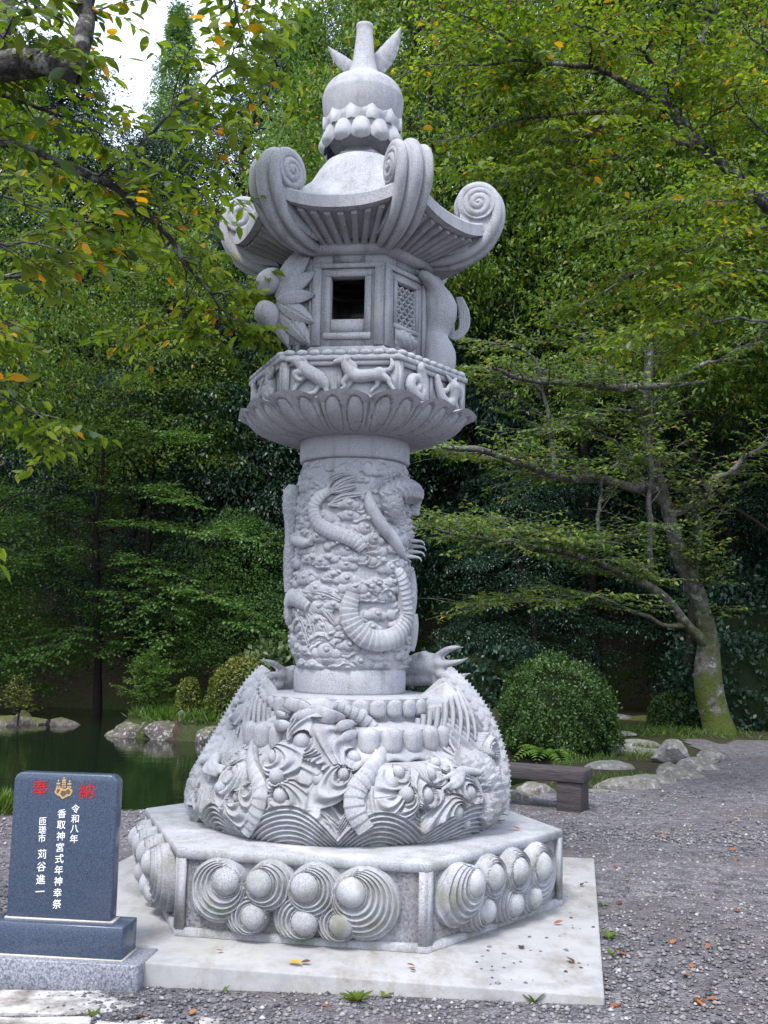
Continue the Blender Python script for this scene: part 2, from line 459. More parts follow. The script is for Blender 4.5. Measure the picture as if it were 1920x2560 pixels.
# the far half carries the same eddies, turned by half a circle
WALL = sorted(WBALLS, key=lambda q: -q[4]) + [((p + PI) % (2 * PI), z, r, d, r1) for p, z, r, d, r1 in WBALLS if D(205) < p < D(335)]
def wave_me():
    ph = np.concatenate([np.linspace(D(165), D(375), 940, endpoint=False), np.linspace(D(375), D(525), 330, endpoint=False)])
    s = np.linspace(0, 1, 190); PH, S = np.meshgrid(ph, s, indexing='ij')
    zt = WZ(ph)[:, None]; Z = .5205 + S * (zt - .5205); R = WR(PH, Z)
    rad = .86
    A = PH * rad
    # rising water: grooves that bend with height
    flow = A * 1.0 + .10 * np.sin(Z * 7.0 + 1.2 * np.sin(A * 2.1)) + .05 * np.sin(A * 4.0)
    H = .014 * np.cos(2 * PI * flow / .044) + .018 * np.sin(2 * PI * flow / .23 + Z * 3)
    for (p, z, r, d, r1) in WALL:
        dA = (np.mod(PH - p + PI, 2 * PI) - PI) * np.maximum(R, .5); m = (np.abs(dA) < r1 * 1.9) & (np.abs(Z - z) < r1 * 1.9)
        # eddies trail off into long bent tails
        X_, Y_ = dA[m], Z[m] - z; dl = math.hypot(*d) + 1e-6; ux, uy = d[0] / dl, d[1] / dl
        s_ = X_ * ux + Y_ * uy; q_ = -X_ * uy + Y_ * ux; cv = 1.0 if math.sin(p * 37 + z * 11) > 0 else -1.0
        q_ = q_ + cv * np.where(s_ > 0, s_, 0) ** 2; s_ = np.where(s_ > 0, s_ / (1.15 + .9 * np.clip(s_, 0, .3) / .3), s_)
        t = swirl(s_, q_, (0, 0), r * 1.02, (dl * .9, 0), r1)
        n = max(2, round((r1 - r) / .0205))
        tt = np.clip(t, 0, 1); h = .018 + .050 * np.sqrt(np.clip(1 - tt ** 2, 0, 1)) + .0125 * np.cos(2 * PI * n * tt)
        h = np.where(t < 0, .02, h)
        H[m] = np.where(t < 1, np.maximum(h, H[m] * .45), H[m])
    # the hem: two bands of ridged waves with pointed troughs
    key = np.array([165, 190, 209, 220, 233, 253, 269, 283, 298, 322, 345, 360, 375, 390, 405, 420, 435, 450, 465, 480, 495, 510, 525], float)
    val = np.array([.70, .62, .58, .68, .56, .72, .555, .70, .58, .70, .60, .70, .57, .70, .57, .70, .57, .70, .57, .70, .57, .70, .70])
    dg = np.degrees(ph); q = np.interp(dg, key, np.arange(len(key))); i0 = np.clip(np.floor(q).astype(int), 0, len(key) - 2); f = q - i0
    # sharp at the troughs, round at the crests
    up = val[i0 + 1] > val[i0]; g = np.where(up, np.sin(f * PI / 2) ** .9, 1 - np.sin((1 - f) * PI / 2) ** .9)
    top = (val[i0] + (val[i0 + 1] - val[i0]) * g)[:, None]
    tb = (Z - .50) / (top - .50)
    ridge = .012 + .040 * np.clip(tb, 0, 1) ** 1.5 + .0115 * np.cos(2 * PI * (top - Z) / .0255)
    H = np.where(tb < 1, ridge, np.where(tb < 1.10, np.maximum(H, .045), H))
    # upper hem band
    top2 = top + .085 + .03 * np.sin(PH * 12); tb2 = (Z - top) / (top2 - top)
    H = np.where((tb2 > .1) & (tb2 < 1), np.maximum(H, .016 + .006 * np.cos(2 * PI * (top2 - Z) / .02) + .012 * tb2), H)
    edge = np.clip((1 - S) / .06, 0, 1); H = H * edge + (1 - edge) * np.minimum(H, 0)
    H = H + .004 * (vnoise((A * 1.0, Z), 40, 5) - .5)
    RR = R + H; global WFIELD; WFIELD = (ph, Z, H)
    G = np.stack([RR * np.cos(PH), RR * np.sin(PH), Z], -1)
    top_in = np.stack([.40 * np.cos(ph), .40 * np.sin(ph), np.minimum(zt[:, 0] - .012, 1.205)], -1)[:, None, :]
    G = np.concatenate([G, top_in], 1)
    return npme('wave_pedestal', G.reshape(-1, 3), gridF(len(ph), G.shape[1], True, False))
pedestal = link('wave_pedestal', wave_me(), ST, lantern)
for (p, z, r, d, r1) in WALL:
    i_ = int(np.argmin(np.abs(np.mod(WFIELD[0] - p + PI, 2 * PI) - PI))); h_ = float(np.interp(z, WFIELD[1][i_], WFIELD[2][i_]))
    R = float(WR(np.array(p), z)) + max(.020, h_ - .30 * r)
    ball(pedestal, (R * math.cos(p), R * math.sin(p), z), r)

def scaly(P, R, ref, seg=24, ls=.03, nc=7, amp=.10, belly=False):
    P = np.asarray(P, float); R = np.broadcast_to(np.asarray(R, float), (len(P),))
    s = np.concatenate([[0], np.cumsum(np.linalg.norm(np.diff(P, axis=0), axis=1))])
    def prof(rad, th):
        row = s[:, None] / ls
        if belly:      # segmented plates on the outer side, a raised hem on both flanks
            pl_ = (1 + amp * (1 - np.mod(row, 1)) ** .8 * (np.cos(th)[None, :] > .45)) * np.sqrt((1.12 * np.sin(th)) ** 2 + (.88 * np.cos(th)) ** 2)[None, :]
            hem = 1 + .22 * np.exp(-((np.abs(np.mod(th + PI, 2 * PI) - PI) - 1.2) / .13) ** 2)
            return rad * pl_ * hem[None, :]
        c = th[None, :] * nc / (2 * PI)
        h = np.mod(row + .55 * np.abs(np.sin(PI * c)) + .0 * c, 1)
        return rad * (1 + amp * (1 - h))
    return tubeP(P, R, seg, ref, prof)

def on_path(zf, pts, RF, n, lift):
    Q = []; 
    for (x, y, r) in pts:
        p, nn = on_rev(*zf(x, y), RF, lift); Q.append((*p, r))
    Q = cr(Q, n); ref = np.stack([Q[:, 0], Q[:, 1], 0 * Q[:, 0]], 1); return Q[:, :3], Q[:, 3], nrm(ref)

def capgrid(mb, G):
    mb.grid(G, False, True)
    k = G.shape[1]
    for i, fl in ((0, True), (len(G) - 1, False)):
        V = np.vstack([G[i], G[i].mean(0)]); a = np.arange(k); F = np.stack([a, (a + 1) % k, np.full(k, k)], 1)
        mb.add(V, F[:, ::-1] if fl else F)

def body(name, zf, pts, RF, n, lift, parent, **kw):
    P, R, ref = on_path(zf, pts, RF, n, lift); R = R * (1.0 if RF is WR else 1.14); mb = MB(); capgrid(mb, scaly(P, R, ref, **kw)); return mb.build(name, ST, parent)

# the dragon that arches over the front wave: two segmented bellies and tail fins
body('dragon_body', z4, [(335, 905, .028), (385, 800, .036), (405, 700, .038), (368, 580, .034), (380, 475, .030), (440, 392, .026), (492, 352, .02)], WR, 150, .035, pedestal, seg=40, belly=True, ls=.040, amp=.22)
body('dragon_body', z4, [(890, 890, .034), (842, 800, .040), (845, 700, .042), (905, 610, .040), (952, 520, .036), (925, 410, .032), (850, 330, .028), (740, 278, .022)], WR, 190, .04, pedestal, seg=40, belly=True, ls=.040, amp=.22)
def fin(name, zf, base, tip, w, RF, parent, lift=.05, bulge=.03, n=14, ribs=5):
    """a ribbed leaf-shaped fin lying along the surface"""
    P = []; 
    b, t = np.array(base, float), np.array(tip, float); d = t - b; L = np.hypot(*d); sd = np.array((-d[1], d[0])) / L
    us = np.linspace(0, 1, n); vs = np.linspace(-1, 1, 2 * ribs + 1)
    c, N0 = on_rev(*zf(*(b + d * .5)), RF); 
    for u in us:
        prof = math.sin(PI * min(1, u * .93 + .07)) ** .6 * w
        p0, N = on_rev(*zf(*(b + d * u + sd * w * .35 * math.sin(u * PI))), RF, lift + bulge * math.sin(u * PI))
        side = nrm(np.cross(N, (0, 0, 1.0))); upv = np.array((0, 0, 1.0))
        sv = -(side * sd[0]) - upv * sd[1]
        P.append([p0 + sv * prof * px2m * v - N * (.012 * v * v) + N * .004 * (k % 2) for k, v in enumerate(vs)])
    G = np.array(P); back = G - .022 * np.array([nrm((g[0], g[1], 0)) for g in G[:, len(vs) // 2]])[:, None, :]
    mb = MB(); mb.grid(np.concatenate([G, back[:, ::-1]], 1), False, True)
    return mb.build(name, ST, parent)
for b_, t_, w_ in (((640, 300), (520, 285), 34), ((640, 290), (800, 345), 40), ((690, 320), (560, 350), 28), ((840, 365), (745, 405), 26), ((860, 415), (770, 450), 26), ((530, 330), (505, 350), 30), ((545, 380), (480, 400), 30)):
    fin('tail_fin', z4, b_, t_, w_, WR, pedestal, .055)
# scaled flanks left and right, rising to the two heads
def crest(pts3, out, h, w, name, parent, step=2):
    mb = MB()
    for i in range(1, len(pts3) - 1, step):
        p = pts3[i]; t = nrm(pts3[min(i + 1, len(pts3) - 1)] - pts3[i - 1]); o = nrm(out[i]); b = np.cross(t, o)
        tip = p + o * h - t * w * .5 + t * w * .9
        V = [p - t * w + b * w * .45, p - t * w - b * w * .45, p + t * w - b * w * .3, p + t * w + b * w * .3, tip]
        mb.add(V, [(0, 1, 4), (1, 2, 4), (2, 3, 4), (3, 0, 4)])
    return mb.build(name, ST, parent, smooth=False)
for phd, sgn in ((190, -1), (350, 1)):
    ph0 = D(phd)
    pf = WSL if sgn < 0 else WSD; zs_ = np.array([.60, .80, .95, 1.08, 1.19, 1.27, 1.335]); rs_ = np.interp(zs_, pf[:, 0], pf[:, 1]) + .012
    C4 = cr([(r * math.cos(ph0 + sgn * D(-a)), r * math.sin(ph0 + sgn * D(-a)), z, .078 - .03 * k / 6) for k, (z, r, a) in enumerate(zip(zs_, rs_, (6, 3, 0, -1, -2, -4, -6)))], 110)
    P, R = C4[:, :3], C4[:, 3]; ref = np.stack([P[:, 0], P[:, 1], .6 * np.ones(len(P))], 1)
    mb = MB(); capgrid(mb, scaly(P, R, nrm(ref), seg=56, ls=.06, nc=7, amp=.15)); db = mb.build('dragon_body', ST, pedestal)
    T, N, B = frames(P, nrm(ref)); crest(P + N * (R[:, None] * .98), N, .020, .013, 'dragon_crest', pedestal, 3)
    # mane strands falling from the neck
    mb = MB()
    for k in range(9):
        a = ph0 - sgn * D(6 + 3.2 * k); zz = 1.27 - .02 * k
        pts = [(WR(np.array(a - sgn * D(1.4 * i)), zz - .055 * i) + .018, a - sgn * D(1.1 * i * (1 + .1 * math.sin(k))), zz - .055 * i) for i in range(6)]
        mb.tube(cr([(r * math.cos(q), r * math.sin(q), z) for r, q, z in pts], 18), np.linspace(.017, .008, 18), 6)
    mb.build('mane', ST, pedestal)
body('carp_body', z4, [(1330, 545, .05), (1430, 600, .085), (1482, 700, .098), (1470, 790, .085), (1440, 850, .05)], WR, 130, .01, pedestal, seg=56, ls=.05, nc=8, amp=.24)
body('carp_body', z4, [(225, 560, .04), (130, 610, .075), (75, 700, .09), (55, 790, .08), (60, 850, .05)], WR, 130, .0, pedestal, seg=56, ls=.05, nc=8, amp=.24)
def claw(parent, zf, wrist, fingers, RF, r=.022, name='claw'):
    ch = []
    w, _ = on_rev(*zf(*wrist), RF, .055)
    for f in fingers:
        pts = [(*w, r * 1.25)]
        for i, q in enumerate(f):
            p, _ = on_rev(*zf(*q), RF, .085 - .02 * i); pts.append((*p, r * (1 - .26 * (i + 1))))
        ch.append(pts)
    return link(name, blob_me(name, ch, .008, 2), ST, parent)
claw(pedestal, z4, (1330, 600), [[(1270, 612), (1205, 655)], [(1285, 640), (1235, 690)], [(1300, 660), (1270, 690)], [(1400, 610), (1440, 640)]], WR)
claw(pedestal, z4, (215, 540), [[(170, 560), (160, 575)], [(230, 575), (255, 585)], [(205, 590), (240, 610)], [(180, 600), (215, 625)]], WR, .026)
# the heads that lie behind the shaft
def head(parent, c, yaw, s=1.0):
    Mx = np.array(Matrix.Rotation(yaw, 3, 'Z'))
    ch = [[(0, 0, 0, .085), (.09, 0, .015, .08), (.17, 0, -.01, .055), (.23, 0, -.02, .048)], [(.06, 0, -.06, .06), (.14, 0, -.085, .04), (.2, 0, -.09, .028)],
          [(.07, .055, .07, .032)], [(.07, -.055, .07, .032)], [(.22, .025, .02, .02)], [(.22, -.025, .02, .02)],
          [(-.06, 0, -.08, .10), (-.10, 0, -.22, .12)]]
    for q in (-1, 1):
        ch += [[(-.02, .05 * q, .07, .025), (-.09, .075 * q, .115, .02), (-.17, .085 * q, .13, .008)], [(-.03, .08 * q, .02, .03), (-.12, .12 * q, .03, .02), (-.2, .14 * q, .06, .006)],
               [(-.04, .09 * q, -.04, .03), (-.14, .13 * q, -.06, .02), (-.22, .15 * q, -.03, .006)]]
    ch = [[tuple(Mx @ np.array(p[:3]) * s + np.array(c)) + (p[3] * s,) for p in q] for q in ch]
    return link('dragon_head', blob_me('dragon_head', ch, .012, 2), ST, parent)
head(pedestal, (.50, .20, 1.37), math.radians(170), .95)
head(pedestal, (-.40, .24, 1.28), math.radians(15), .85)

# ---------------------------------------------------------------- lotus steps under the shaft
P_ = [(.30, 1.225), (.475, 1.222), (.49, 1.212), (.485, 1.16), (.47, 1.10), (.50, 1.085), (.56, 1.075), (.585, 1.06), (.60, .98), (.605, .93), (.40, .92)]
step = link('lotus_step', lathe_me('lotus_step', P_, 96), ST, lantern); sharp(step, 40)
def petal_me(name, w, h, d, pw=.55):
    u = np.linspace(-1, 1, 9); v = np.linspace(-1, 1, 13); U, V = np.meshgrid(u, v, indexing='ij')
    wid = np.sqrt(np.clip(1 - np.abs(V) ** 3.2, 0, 1)); X = U * wid * w / 2
    Y = -d * np.clip(1 - np.abs(U) ** 2.4, 0, 1) ** pw * np.clip(1 - np.abs(V) ** 4, 0, 1) ** .5
    return npme(name, np.stack([X, Y, V * h / 2], -1).reshape(-1, 3), gridF(9, 13))
PET1 = petal_me('petal', .098, .104, .028); PET2 = petal_me('petal', .122, .150, .050)
for k in range(31):
    a = 2 * PI * k / 31; o = link('petal', PET1, ST, step, (.482 * math.cos(a), .482 * math.sin(a), 1.163), (0, 0, a + PI / 2))
for k in range(30):
    a = 2 * PI * (k + .5) / 30; o = link('petal', PET2, ST, step, (.592 * math.cos(a), .592 * math.sin(a), 1.005), (0.06, 0, a + PI / 2))
ph = np.linspace(0, 2 * PI, 300, endpoint=False); sc = np.abs(np.sin(ph * 15))
G = np.stack([np.stack([r * np.cos(ph), r * np.sin(ph), zz], -1) for r, zz in ((.60 + 0 * ph, .975 + 0 * ph), (.645 + 0 * ph, .915 + .018 * sc), (.650 + 0 * ph, .895 + .022 * sc), (.60 + 0 * ph, .88 + .02 * sc))])
link('petal_hem', npme('petal_hem', G.reshape(-1, 3), gridF(4, 300, False, True, False)), ST, step)

# ---------------------------------------------------------------- shaft
SR_ = np.array([(1.30, .300), (1.36, .306), (1.42, .322), (1.6, .330), (2.0, .322), (2.38, .322), (2.46, .312), (2.52, .296), (2.6, .285)])
def SRf(phi, z): return np.interp(z, SR_[:, 0], SR_[:, 1]) + 0 * phi
def shaft_me():
    ph = np.linspace(0, 2 * PI, 500, endpoint=False); z = np.linspace(1.345, 2.56, 290); PH, Z = np.meshgrid(ph, z, indexing='ij')
    R = SRf(PH, Z); A = PH * .325; Lc = 2 * PI * .325; H = np.zeros_like(A)
    r = np.random.default_rng(4)
    n = 560; ca = r.random(n) * Lc; cz = 1.36 + r.random(n) * 1.19; rr = .032 + .024 * r.random(n)
    for k in range(n):
        amp = 1.0 if cz[k] < 2.28 else .7
        dx = np.mod(A - ca[k] + Lc / 2, Lc) - Lc / 2; dz = Z - cz[k]; m = (np.abs(dx) < .115) & (np.abs(dz) < .09)
        X, Y = dx[m], dz[m]; b = np.zeros_like(X) - 1
        for (ox, oz, q) in ((0, 0, 1), (-.95, -.25, .72), (.95, -.3, .7)):
            d2 = ((X - ox * rr[k]) ** 2 + (Y * 1.25 - oz * rr[k]) ** 2) / (rr[k] * q) ** 2
            b = np.maximum(b, np.where(d2 < 1, .026 * np.clip(1 - d2, 0, 1) ** .45 * q, -1))
        d2 = ((X - .2 * rr[k]) ** 2 + (Y - .15 * rr[k]) ** 2) / .0135 ** 2
        b = np.where(d2 < 1.7, np.maximum(b - .006, 0), b)
        b = np.where(d2 < 1, .022 + .012 * np.sqrt(np.clip(1 - d2, 0, 1)), b)
        H[m] = np.where(b > 0, np.maximum(H[m] * .55, amp * (b + .012 * r.random() - .004)), H[m])
    H *= np.clip((Z - 1.345) / .03, 0, 1) * np.clip((2.56 - Z) / .05, 0, 1)
    RR = R + H
    return npme('shaft', np.stack([RR * np.cos(PH), RR * np.sin(PH), Z], -1).reshape(-1, 3), gridF(500, 290, True, False))
shaft = link('shaft', shaft_me(), ST, lantern)
def collar(z0, z1_, R, name):
    pts = [(.2, z0), (R - .012, z0), (R - .003, z0 + .006), (R, z0 + .02), (R + .002, (z0 + z1_) / 2), (R, z1_ - .02), (R - .006, z1_ - .006), (R - .02, z1_), (.2, z1_)]
    return sharp(link(name, lathe_me(name, pts, 96), ST, lantern), 50)
collar(1.218, 1.365, .320, 'lower_collar'); collar(2.54, 2.69, .322, 'upper_collar')
# dragon coils in relief on the shaft
body('dragon_body', z3, [(620, 480, .016), (540, 535, .024), (500, 620, .028), (525, 735, .029), (610, 805, .030), (720, 850, .030), (810, 900, .028), (860, 960, .02)], SRf, 150, .020, shaft, seg=36, belly=True, ls=.026, amp=.20)
body('dragon_body', z3, [(790, 1310, .028), (755, 1450, .036), (790, 1580, .040), (890, 1680, .042), (1010, 1695, .042), (1120, 1640, .042), (1180, 1510, .040), (1175, 1350, .037), (1150, 1200, .032), (1120, 1120, .02)], SRf, 220, .020, shaft, seg=40, belly=True, ls=.030, amp=.20)
body('dragon_body', z3, [(990, 530, .02), (1060, 500, .045), (1150, 480, .055), (1240, 500, .05), (1290, 570, .04), (1280, 680, .03)], SRf, 140, .02, shaft, seg=48, ls=.034, nc=7, amp=.26)
body('dragon_body', z3, [(1090, 470, .03), (1075, 560, .052), (1085, 650, .048), (1110, 740, .02)], SRf, 110, .022, shaft, seg=48, ls=.034, nc=7, amp=.26)
body('dragon_leg', z3, [(905, 490, .012), (920, 600, .03), (990, 740, .032), (1080, 860, .032), (1140, 960, .024), (1190, 1040, .008)], SRf, 50, .024, shaft, seg=16, ls=.2, amp=.0)
body('dragon_body', z3, [(280, 430, .02), (220, 480, .04), (185, 600, .045), (215, 720, .035), (240, 860, .03), (235, 1000, .034), (245, 1160, .03), (250, 1300, .022)], SRf, 170, .034, shaft, seg=44, ls=.04, nc=6, amp=.24)
body('dragon_leg', z3, [(230, 600, .03), (260, 720, .026), (310, 850, .028), (400, 900, .03), (470, 900, .015)], SRf, 50, .022, shaft, seg=16, ls=.2, amp=0)
body('dragon_body', z3, [(455, 1430, .02), (400, 1380, .028), (330, 1350, .034), (250, 1400, .036), (200, 1500, .034), (240, 1570, .02)], SRf, 120, .02, shaft, seg=36, belly=True, ls=.026, amp=.20)
body('dragon_body', z3, [(1265, 1130, .02), (1285, 1250, .03), (1285, 1380, .03), (1275, 1500, .02)], SRf, 50, .015, shaft, ls=.035, amp=.14)
body('dragon_leg', z3, [(1330, 1480, .03), (1310, 1580, .034), (1280, 1700, .03), (1250, 1780, .02)], SRf, 50, .022, shaft, seg=16, ls=.2, amp=0)
for (x_, y_) in ((1215, 885), (1225, 930), (1215, 975), (1190, 1015)):
    p_, n_ = on_rev(*z3(x_, y_), SRf, -.01); sd_ = np.array((.9, -.15, 0))
    MB().tube(cr([p_, p_ + n_ * .045 + sd_ * .02, p_ + n_ * .06 + sd_ * .055 + (0, 0, -.006), p_ + n_ * .045 + sd_ * .085 + (0, 0, -.026)], 14), np.linspace(.018, .003, 14), 10).build('claw', ST, shaft)
def strands(zf, root, tips, RF, parent, r=.007, lift=.012, name='hair', per=4):
    mb = MB()
    for (mid, tip) in tips:
        for k in range(per):
            o = (k - (per - 1) / 2) * 9; b0, b1 = np.array(mid, float), np.array(tip, float); dd = b1 - b0; sd = np.array((-dd[1], dd[0])) / max(1, np.hypot(*dd))
            pts = [root, tuple(b0 + sd * o * 1.4), tuple(b1 + sd * o * .8)]
            Q = [on_rev(*zf(*p), RF, lift + .006 * (k % 2))[0] for p in cr(pts, 6)]
            mb.tube(cr(Q, 14), np.linspace(r * 1.1, r * .5, 14), 6)
    return mb.build(name, ST, parent)
strands(z3, (590, 500), [((620, 380), (720, 340)), ((700, 420), (825, 370)), ((700, 470), (810, 440))], SRf, shaft, per=5)
strands(z3, (600, 600), [((700, 530), (845, 510)), ((720, 590), (840, 590))], SRf, shaft)
strands(z3, (420, 1300), [((560, 1310), (690, 1370))], SRf, shaft, per=5)
strands(z3, (400, 1400), [((560, 1450), (655, 1570)), ((530, 1520), (590, 1650)), ((470, 1560), (500, 1700))], SRf, shaft, per=5)
strands(z3, (330, 1440), [((390, 1560), (450, 1740))], SRf, shaft, per=5)
cp = np.array([on_rev(*z3(x, y), SRf, .02)[0] for x, y in cr([(925, 470), (985, 410), (1060, 370), (1150, 355), (1230, 400)], 26)])
crest(cp, np.stack([cp[:, 0] * .5, cp[:, 1] * .5, .25 + 0 * cp[:, 0]], 1), .03, .011, 'dragon_crest', shaft, 2)

# ---------------------------------------------------------------- lotus bowl
def bowl_me():
    ph = np.linspace(0, 2 * PI, 640, endpoint=False); hx = 1 + .5 * (hexR(ph, RU) / .955 - 1)
    s = np.linspace(0, 1, 60); pr = np.array([(0, .345, 2.668), (.12, .39, 2.672), (.3, .475, 2.690), (.55, .570, 2.735), (.8, .640, 2.795), (1.0, .688, 2.845)])
    PH, S = np.meshgrid(ph, s, indexing='ij'); NP = 14
    pc = cr(pr, 120); R = np.interp(S, pc[:, 0], pc[:, 1]); Z = np.interp(S, pc[:, 0], pc[:, 2])
    hb = 1 + (hx[:, None] - 1) * S ** .7
    c = np.mod(PH * NP / (2 * PI) + .18, 1) * 2 - 1; ac = np.abs(c)
    e = np.abs((ac - .45) / .36) ** 2.4 + np.abs((S - .50) / .40) ** 2.4
    H = np.where(e < 1, .040 * np.clip(1 - e, 0, 1) ** .55 - .016, .012)
    H = H * np.clip(S / .15, 0, 1) - .034 * np.exp(-((1 - ac) / .06) ** 2) * np.clip(S / .3, 0, 1) - .006 * np.exp(-(ac / .05) ** 2) * (S < .9)
    RR = (R + H) * hb
    Zr = Z - .042 * (ac ** 2.2) * np.clip((S - .75) / .25, 0, 1) + .0
    G = np.stack([RR * np.cos(PH), RR * np.sin(PH), Zr], -1)
    rin = [(.655, -.004), (.60, -.012), (.3, -.014)]
    ins = [np.stack([r * hx * np.cos(ph), r * hx * np.sin(ph), Zr[:, -1] * (1 if r > .62 else 0) + (0 if r > .62 else 2.838) + dz], -1)[:, None] for r, dz in rin]
    bot = np.stack([.28 * np.cos(ph), .28 * np.sin(ph), 2.664 + 0 * ph], -1)[:, None]
    G = np.concatenate([bot, G] + ins, 1)
    return npme('lotus_bowl', G.reshape(-1, 3), gridF(640, G.shape[1], True, False))
bowl = link('lotus_bowl', bowl_me(), ST, lantern); sharp(bowl, 55)

# ---------------------------------------------------------------- zodiac drum
dR = .645; dA_ = dR * math.cos(PI / 6)
drum = hexprism([(dR - .02, 2.815), (dR - .02, 3.035)], RU).build('drum', ST, lantern, smooth=False)
hexprism([(.50, 3.022), (dR + .008, 3.026), (dR + .014, 3.034), (dR + .014, 3.052), (dR - .02, 3.068), (.35, 3.074)], RU).build('drum_rim', ST, drum, smooth=False)
def drumframe_me():
    mb = MB(); A = dA_; h_ = dR / 2
    for s in (-1, 1):
        o = h_; i = h_ - .018 * math.tan(PI / 6)
        V = [(s * (o - .045), -A, 2.82), (s * o, -A, 2.82), (s * i, -A + .018, 2.82), (s * (o - .045), -A + .02, 2.82), (s * (o - .045), -A, 3.028), (s * o, -A, 3.028), (s * i, -A + .018, 3.028), (s * (o - .045), -A + .02, 3.028)]
        if s < 0: V = [V[q] for q in (1, 0, 3, 2, 5, 4, 7, 6)]
        mb.hexa(V)
    mb.box((0, -A + .0085, 3.012), (dR - .092, .019, .028)); mb.box((0, -A + .0145, 2.93), (.03, .010, .136))
    return mb
DFR = drumframe_me().me('frame', False)
BEAD = MB().sphere((0, 0, 0), (.036, .034, .022), (10, 6)).me('bead')
for j in range(6):
    a = faceang(j, RU); link('frame', DFR, ST, drum, None, (0, 0, a))
    for k in range(9):
        u = (k - 4) * dR / 9.2; p = Matrix.Rotation(a, 3, 'Z') @ Vector((u, -dA_ + .012, 3.068)); link('bead', BEAD, ST, drum, p, (0, 0, a))
# animals: chains in face coordinates (u to the right, height, depth, radius)
def beast(name, chains, j, u0, rot=RU, A=dA_ - .018, z0=2.84, s=1.0, vox=.0042):
    ch = [[(u0 + u * s, -A - d * s * 1.15, z0 + w * s, r * s * 1.14) for (u, w, d, r) in c] for c in chains]
    return link(name, blob_me(name, ch, vox, 1), ST, drum, None, (0, 0, faceang(j, rot)))
horse = [[(-.07, .105, .02, .034), (-.02, .095, .022, .032), (.05, .10, .022, .03), (.085, .105, .02, .034)], [(-.075, .115, .025, .03), (-.098, .15, .03, .023), (-.105, .18, .032, .02)],
         [(-.10, .185, .032, .02), (-.135, .178, .034, .015), (-.155, .172, .034, .012)], [(-.09, .19, .03, .01), (-.065, .20, .03, .004)], [(-.10, .195, .022, .008), (-.082, .212, .022, .003)],
         [(-.085, .09, .03, .018), (-.11, .06, .03, .013), (-.10, .035, .03, .010), (-.13, .018, .028, .009), (-.15, .014, .028, .008)], [(-.07, .085, .012, .018), (-.085, .045, .012, .012), (-.11, .02, .012, .01), (-.15, .02, .012, .008)],
         [(.09, .095, .026, .026), (.13, .075, .026, .015), (.145, .045, .026, .011), (.165, .02, .026, .009)], [(.075, .085, .012, .02), (.075, .05, .012, .013), (.055, .03, .012, .01), (.04, .012, .012, .008)],
         [(.11, .125, .02, .012), (.14, .128, .022, .012), (.155, .155, .022, .013), (.145, .19, .022, .006)], [(-.075, .17, .025, .015), (-.05, .15, .025, .013), (-.045, .12, .025, .009)]]
goat = [[(-.04, .14, .02, .034), (0, .115, .022, .035), (.05, .085, .022, .034), (.075, .06, .02, .028)], [(-.05, .15, .026, .024), (-.08, .175, .03, .02)], [(-.075, .185, .03, .022), (-.11, .19, .032, .015), (-.13, .188, .032, .012)],
        [(-.07, .20, .028, .012), (-.04, .19, .028, .008), (-.02, .175, .026, .004)], [(-.10, .175, .03, .008), (-.105, .155, .03, .003)],
        [(-.05, .12, .03, .018), (-.09, .115, .03, .013), (-.075, .085, .03, .011), (-.055, .075, .03, .01)], [(-.04, .10, .012, .018), (-.075, .06, .012, .013), (-.10, .02, .012, .01), (-.13, .01, .012, .009)],
        [(.07, .065, .026, .024), (.09, .04, .026, .014), (.085, .02, .026, .011), (.105, .006, .026, .01)], [(.055, .06, .012, .02), (.04, .04, .012, .013), (.02, .012, .012, .011), (-.01, .006, .012, .009)]]
snake = [[(.07, .02, .015, .016), (.02, .012, .02, .024), (-.04, .02, .022, .028), (-.075, .06, .022, .028), (-.06, .10, .02, .026), (-.02, .11, .02, .024), (.005, .08, .022, .022), (-.02, .05, .026, .022)],
         [(.03, .03, .022, .03), (.04, .07, .024, .03), (.025, .12, .026, .028), (.01, .15, .03, .024), (0, .175, .034, .02), (.01, .20, .032, .01)]]
drag = [[(-.10, .16, .018, .018), (-.085, .11, .02, .022), (-.05, .05, .022, .025), (0, .03, .022, .028), (.045, .06, .024, .03), (.04, .12, .03, .034)], [(.04, .13, .034, .034), (.08, .12, .036, .026), (.10, .09, .034, .02)],
        [(.02, .16, .03, .014), (-.02, .185, .028, .006)], [(.05, .165, .03, .014), (.08, .19, .028, .006)], [(.03, .05, .03, .018), (.07, .03, .03, .016), (.09, .0, .03, .01)], [(-.05, .09, .025, .016), (-.02, .10, .03, .013), (0, .13, .03, .008)]]
monkey = [[(0, .04, .022, .034), (.01, .09, .024, .03), (0, .125, .026, .026)], [(-.01, .165, .034, .026), (-.03, .155, .042, .014)], [(0, .12, .03, .016), (.04, .13, .034, .014), (.06, .17, .03, .011)], [(-.01, .12, .035, .016), (-.045, .09, .04, .013), (-.02, .06, .046, .011)],
          [(.01, .03, .03, .022), (-.05, .06, .04, .018), (-.04, .01, .036, .014), (-.06, 0, .036, .01)], [(.02, .03, .02, .02), (.05, .05, .03, .017), (.06, .005, .026, .012)]]
bird = [[(-.03, .07, .02, .03), (.02, .06, .022, .036), (.05, .06, .02, .028)], [(-.04, .09, .025, .022), (-.06, .13, .028, .016), (-.07, .16, .03, .016), (-.095, .155, .03, .005)], [(.05, .07, .02, .02), (.09, .12, .02, .018), (.10, .16, .02, .008)], [(.05, .06, .02, .02), (.11, .09, .02, .016), (.13, .12, .02, .007)],
        [(0, .04, .02, .012), (0, .01, .02, .008)], [(-.055, .18, .028, .01), (-.075, .185, .028, .006)]]
beast('goat_relief', goat, 1, -.155); beast('horse_relief', horse, 1, .135, s=1.0)
beast('snake_relief', snake, 2, -.15); beast('dragon_relief', drag, 2, .13)
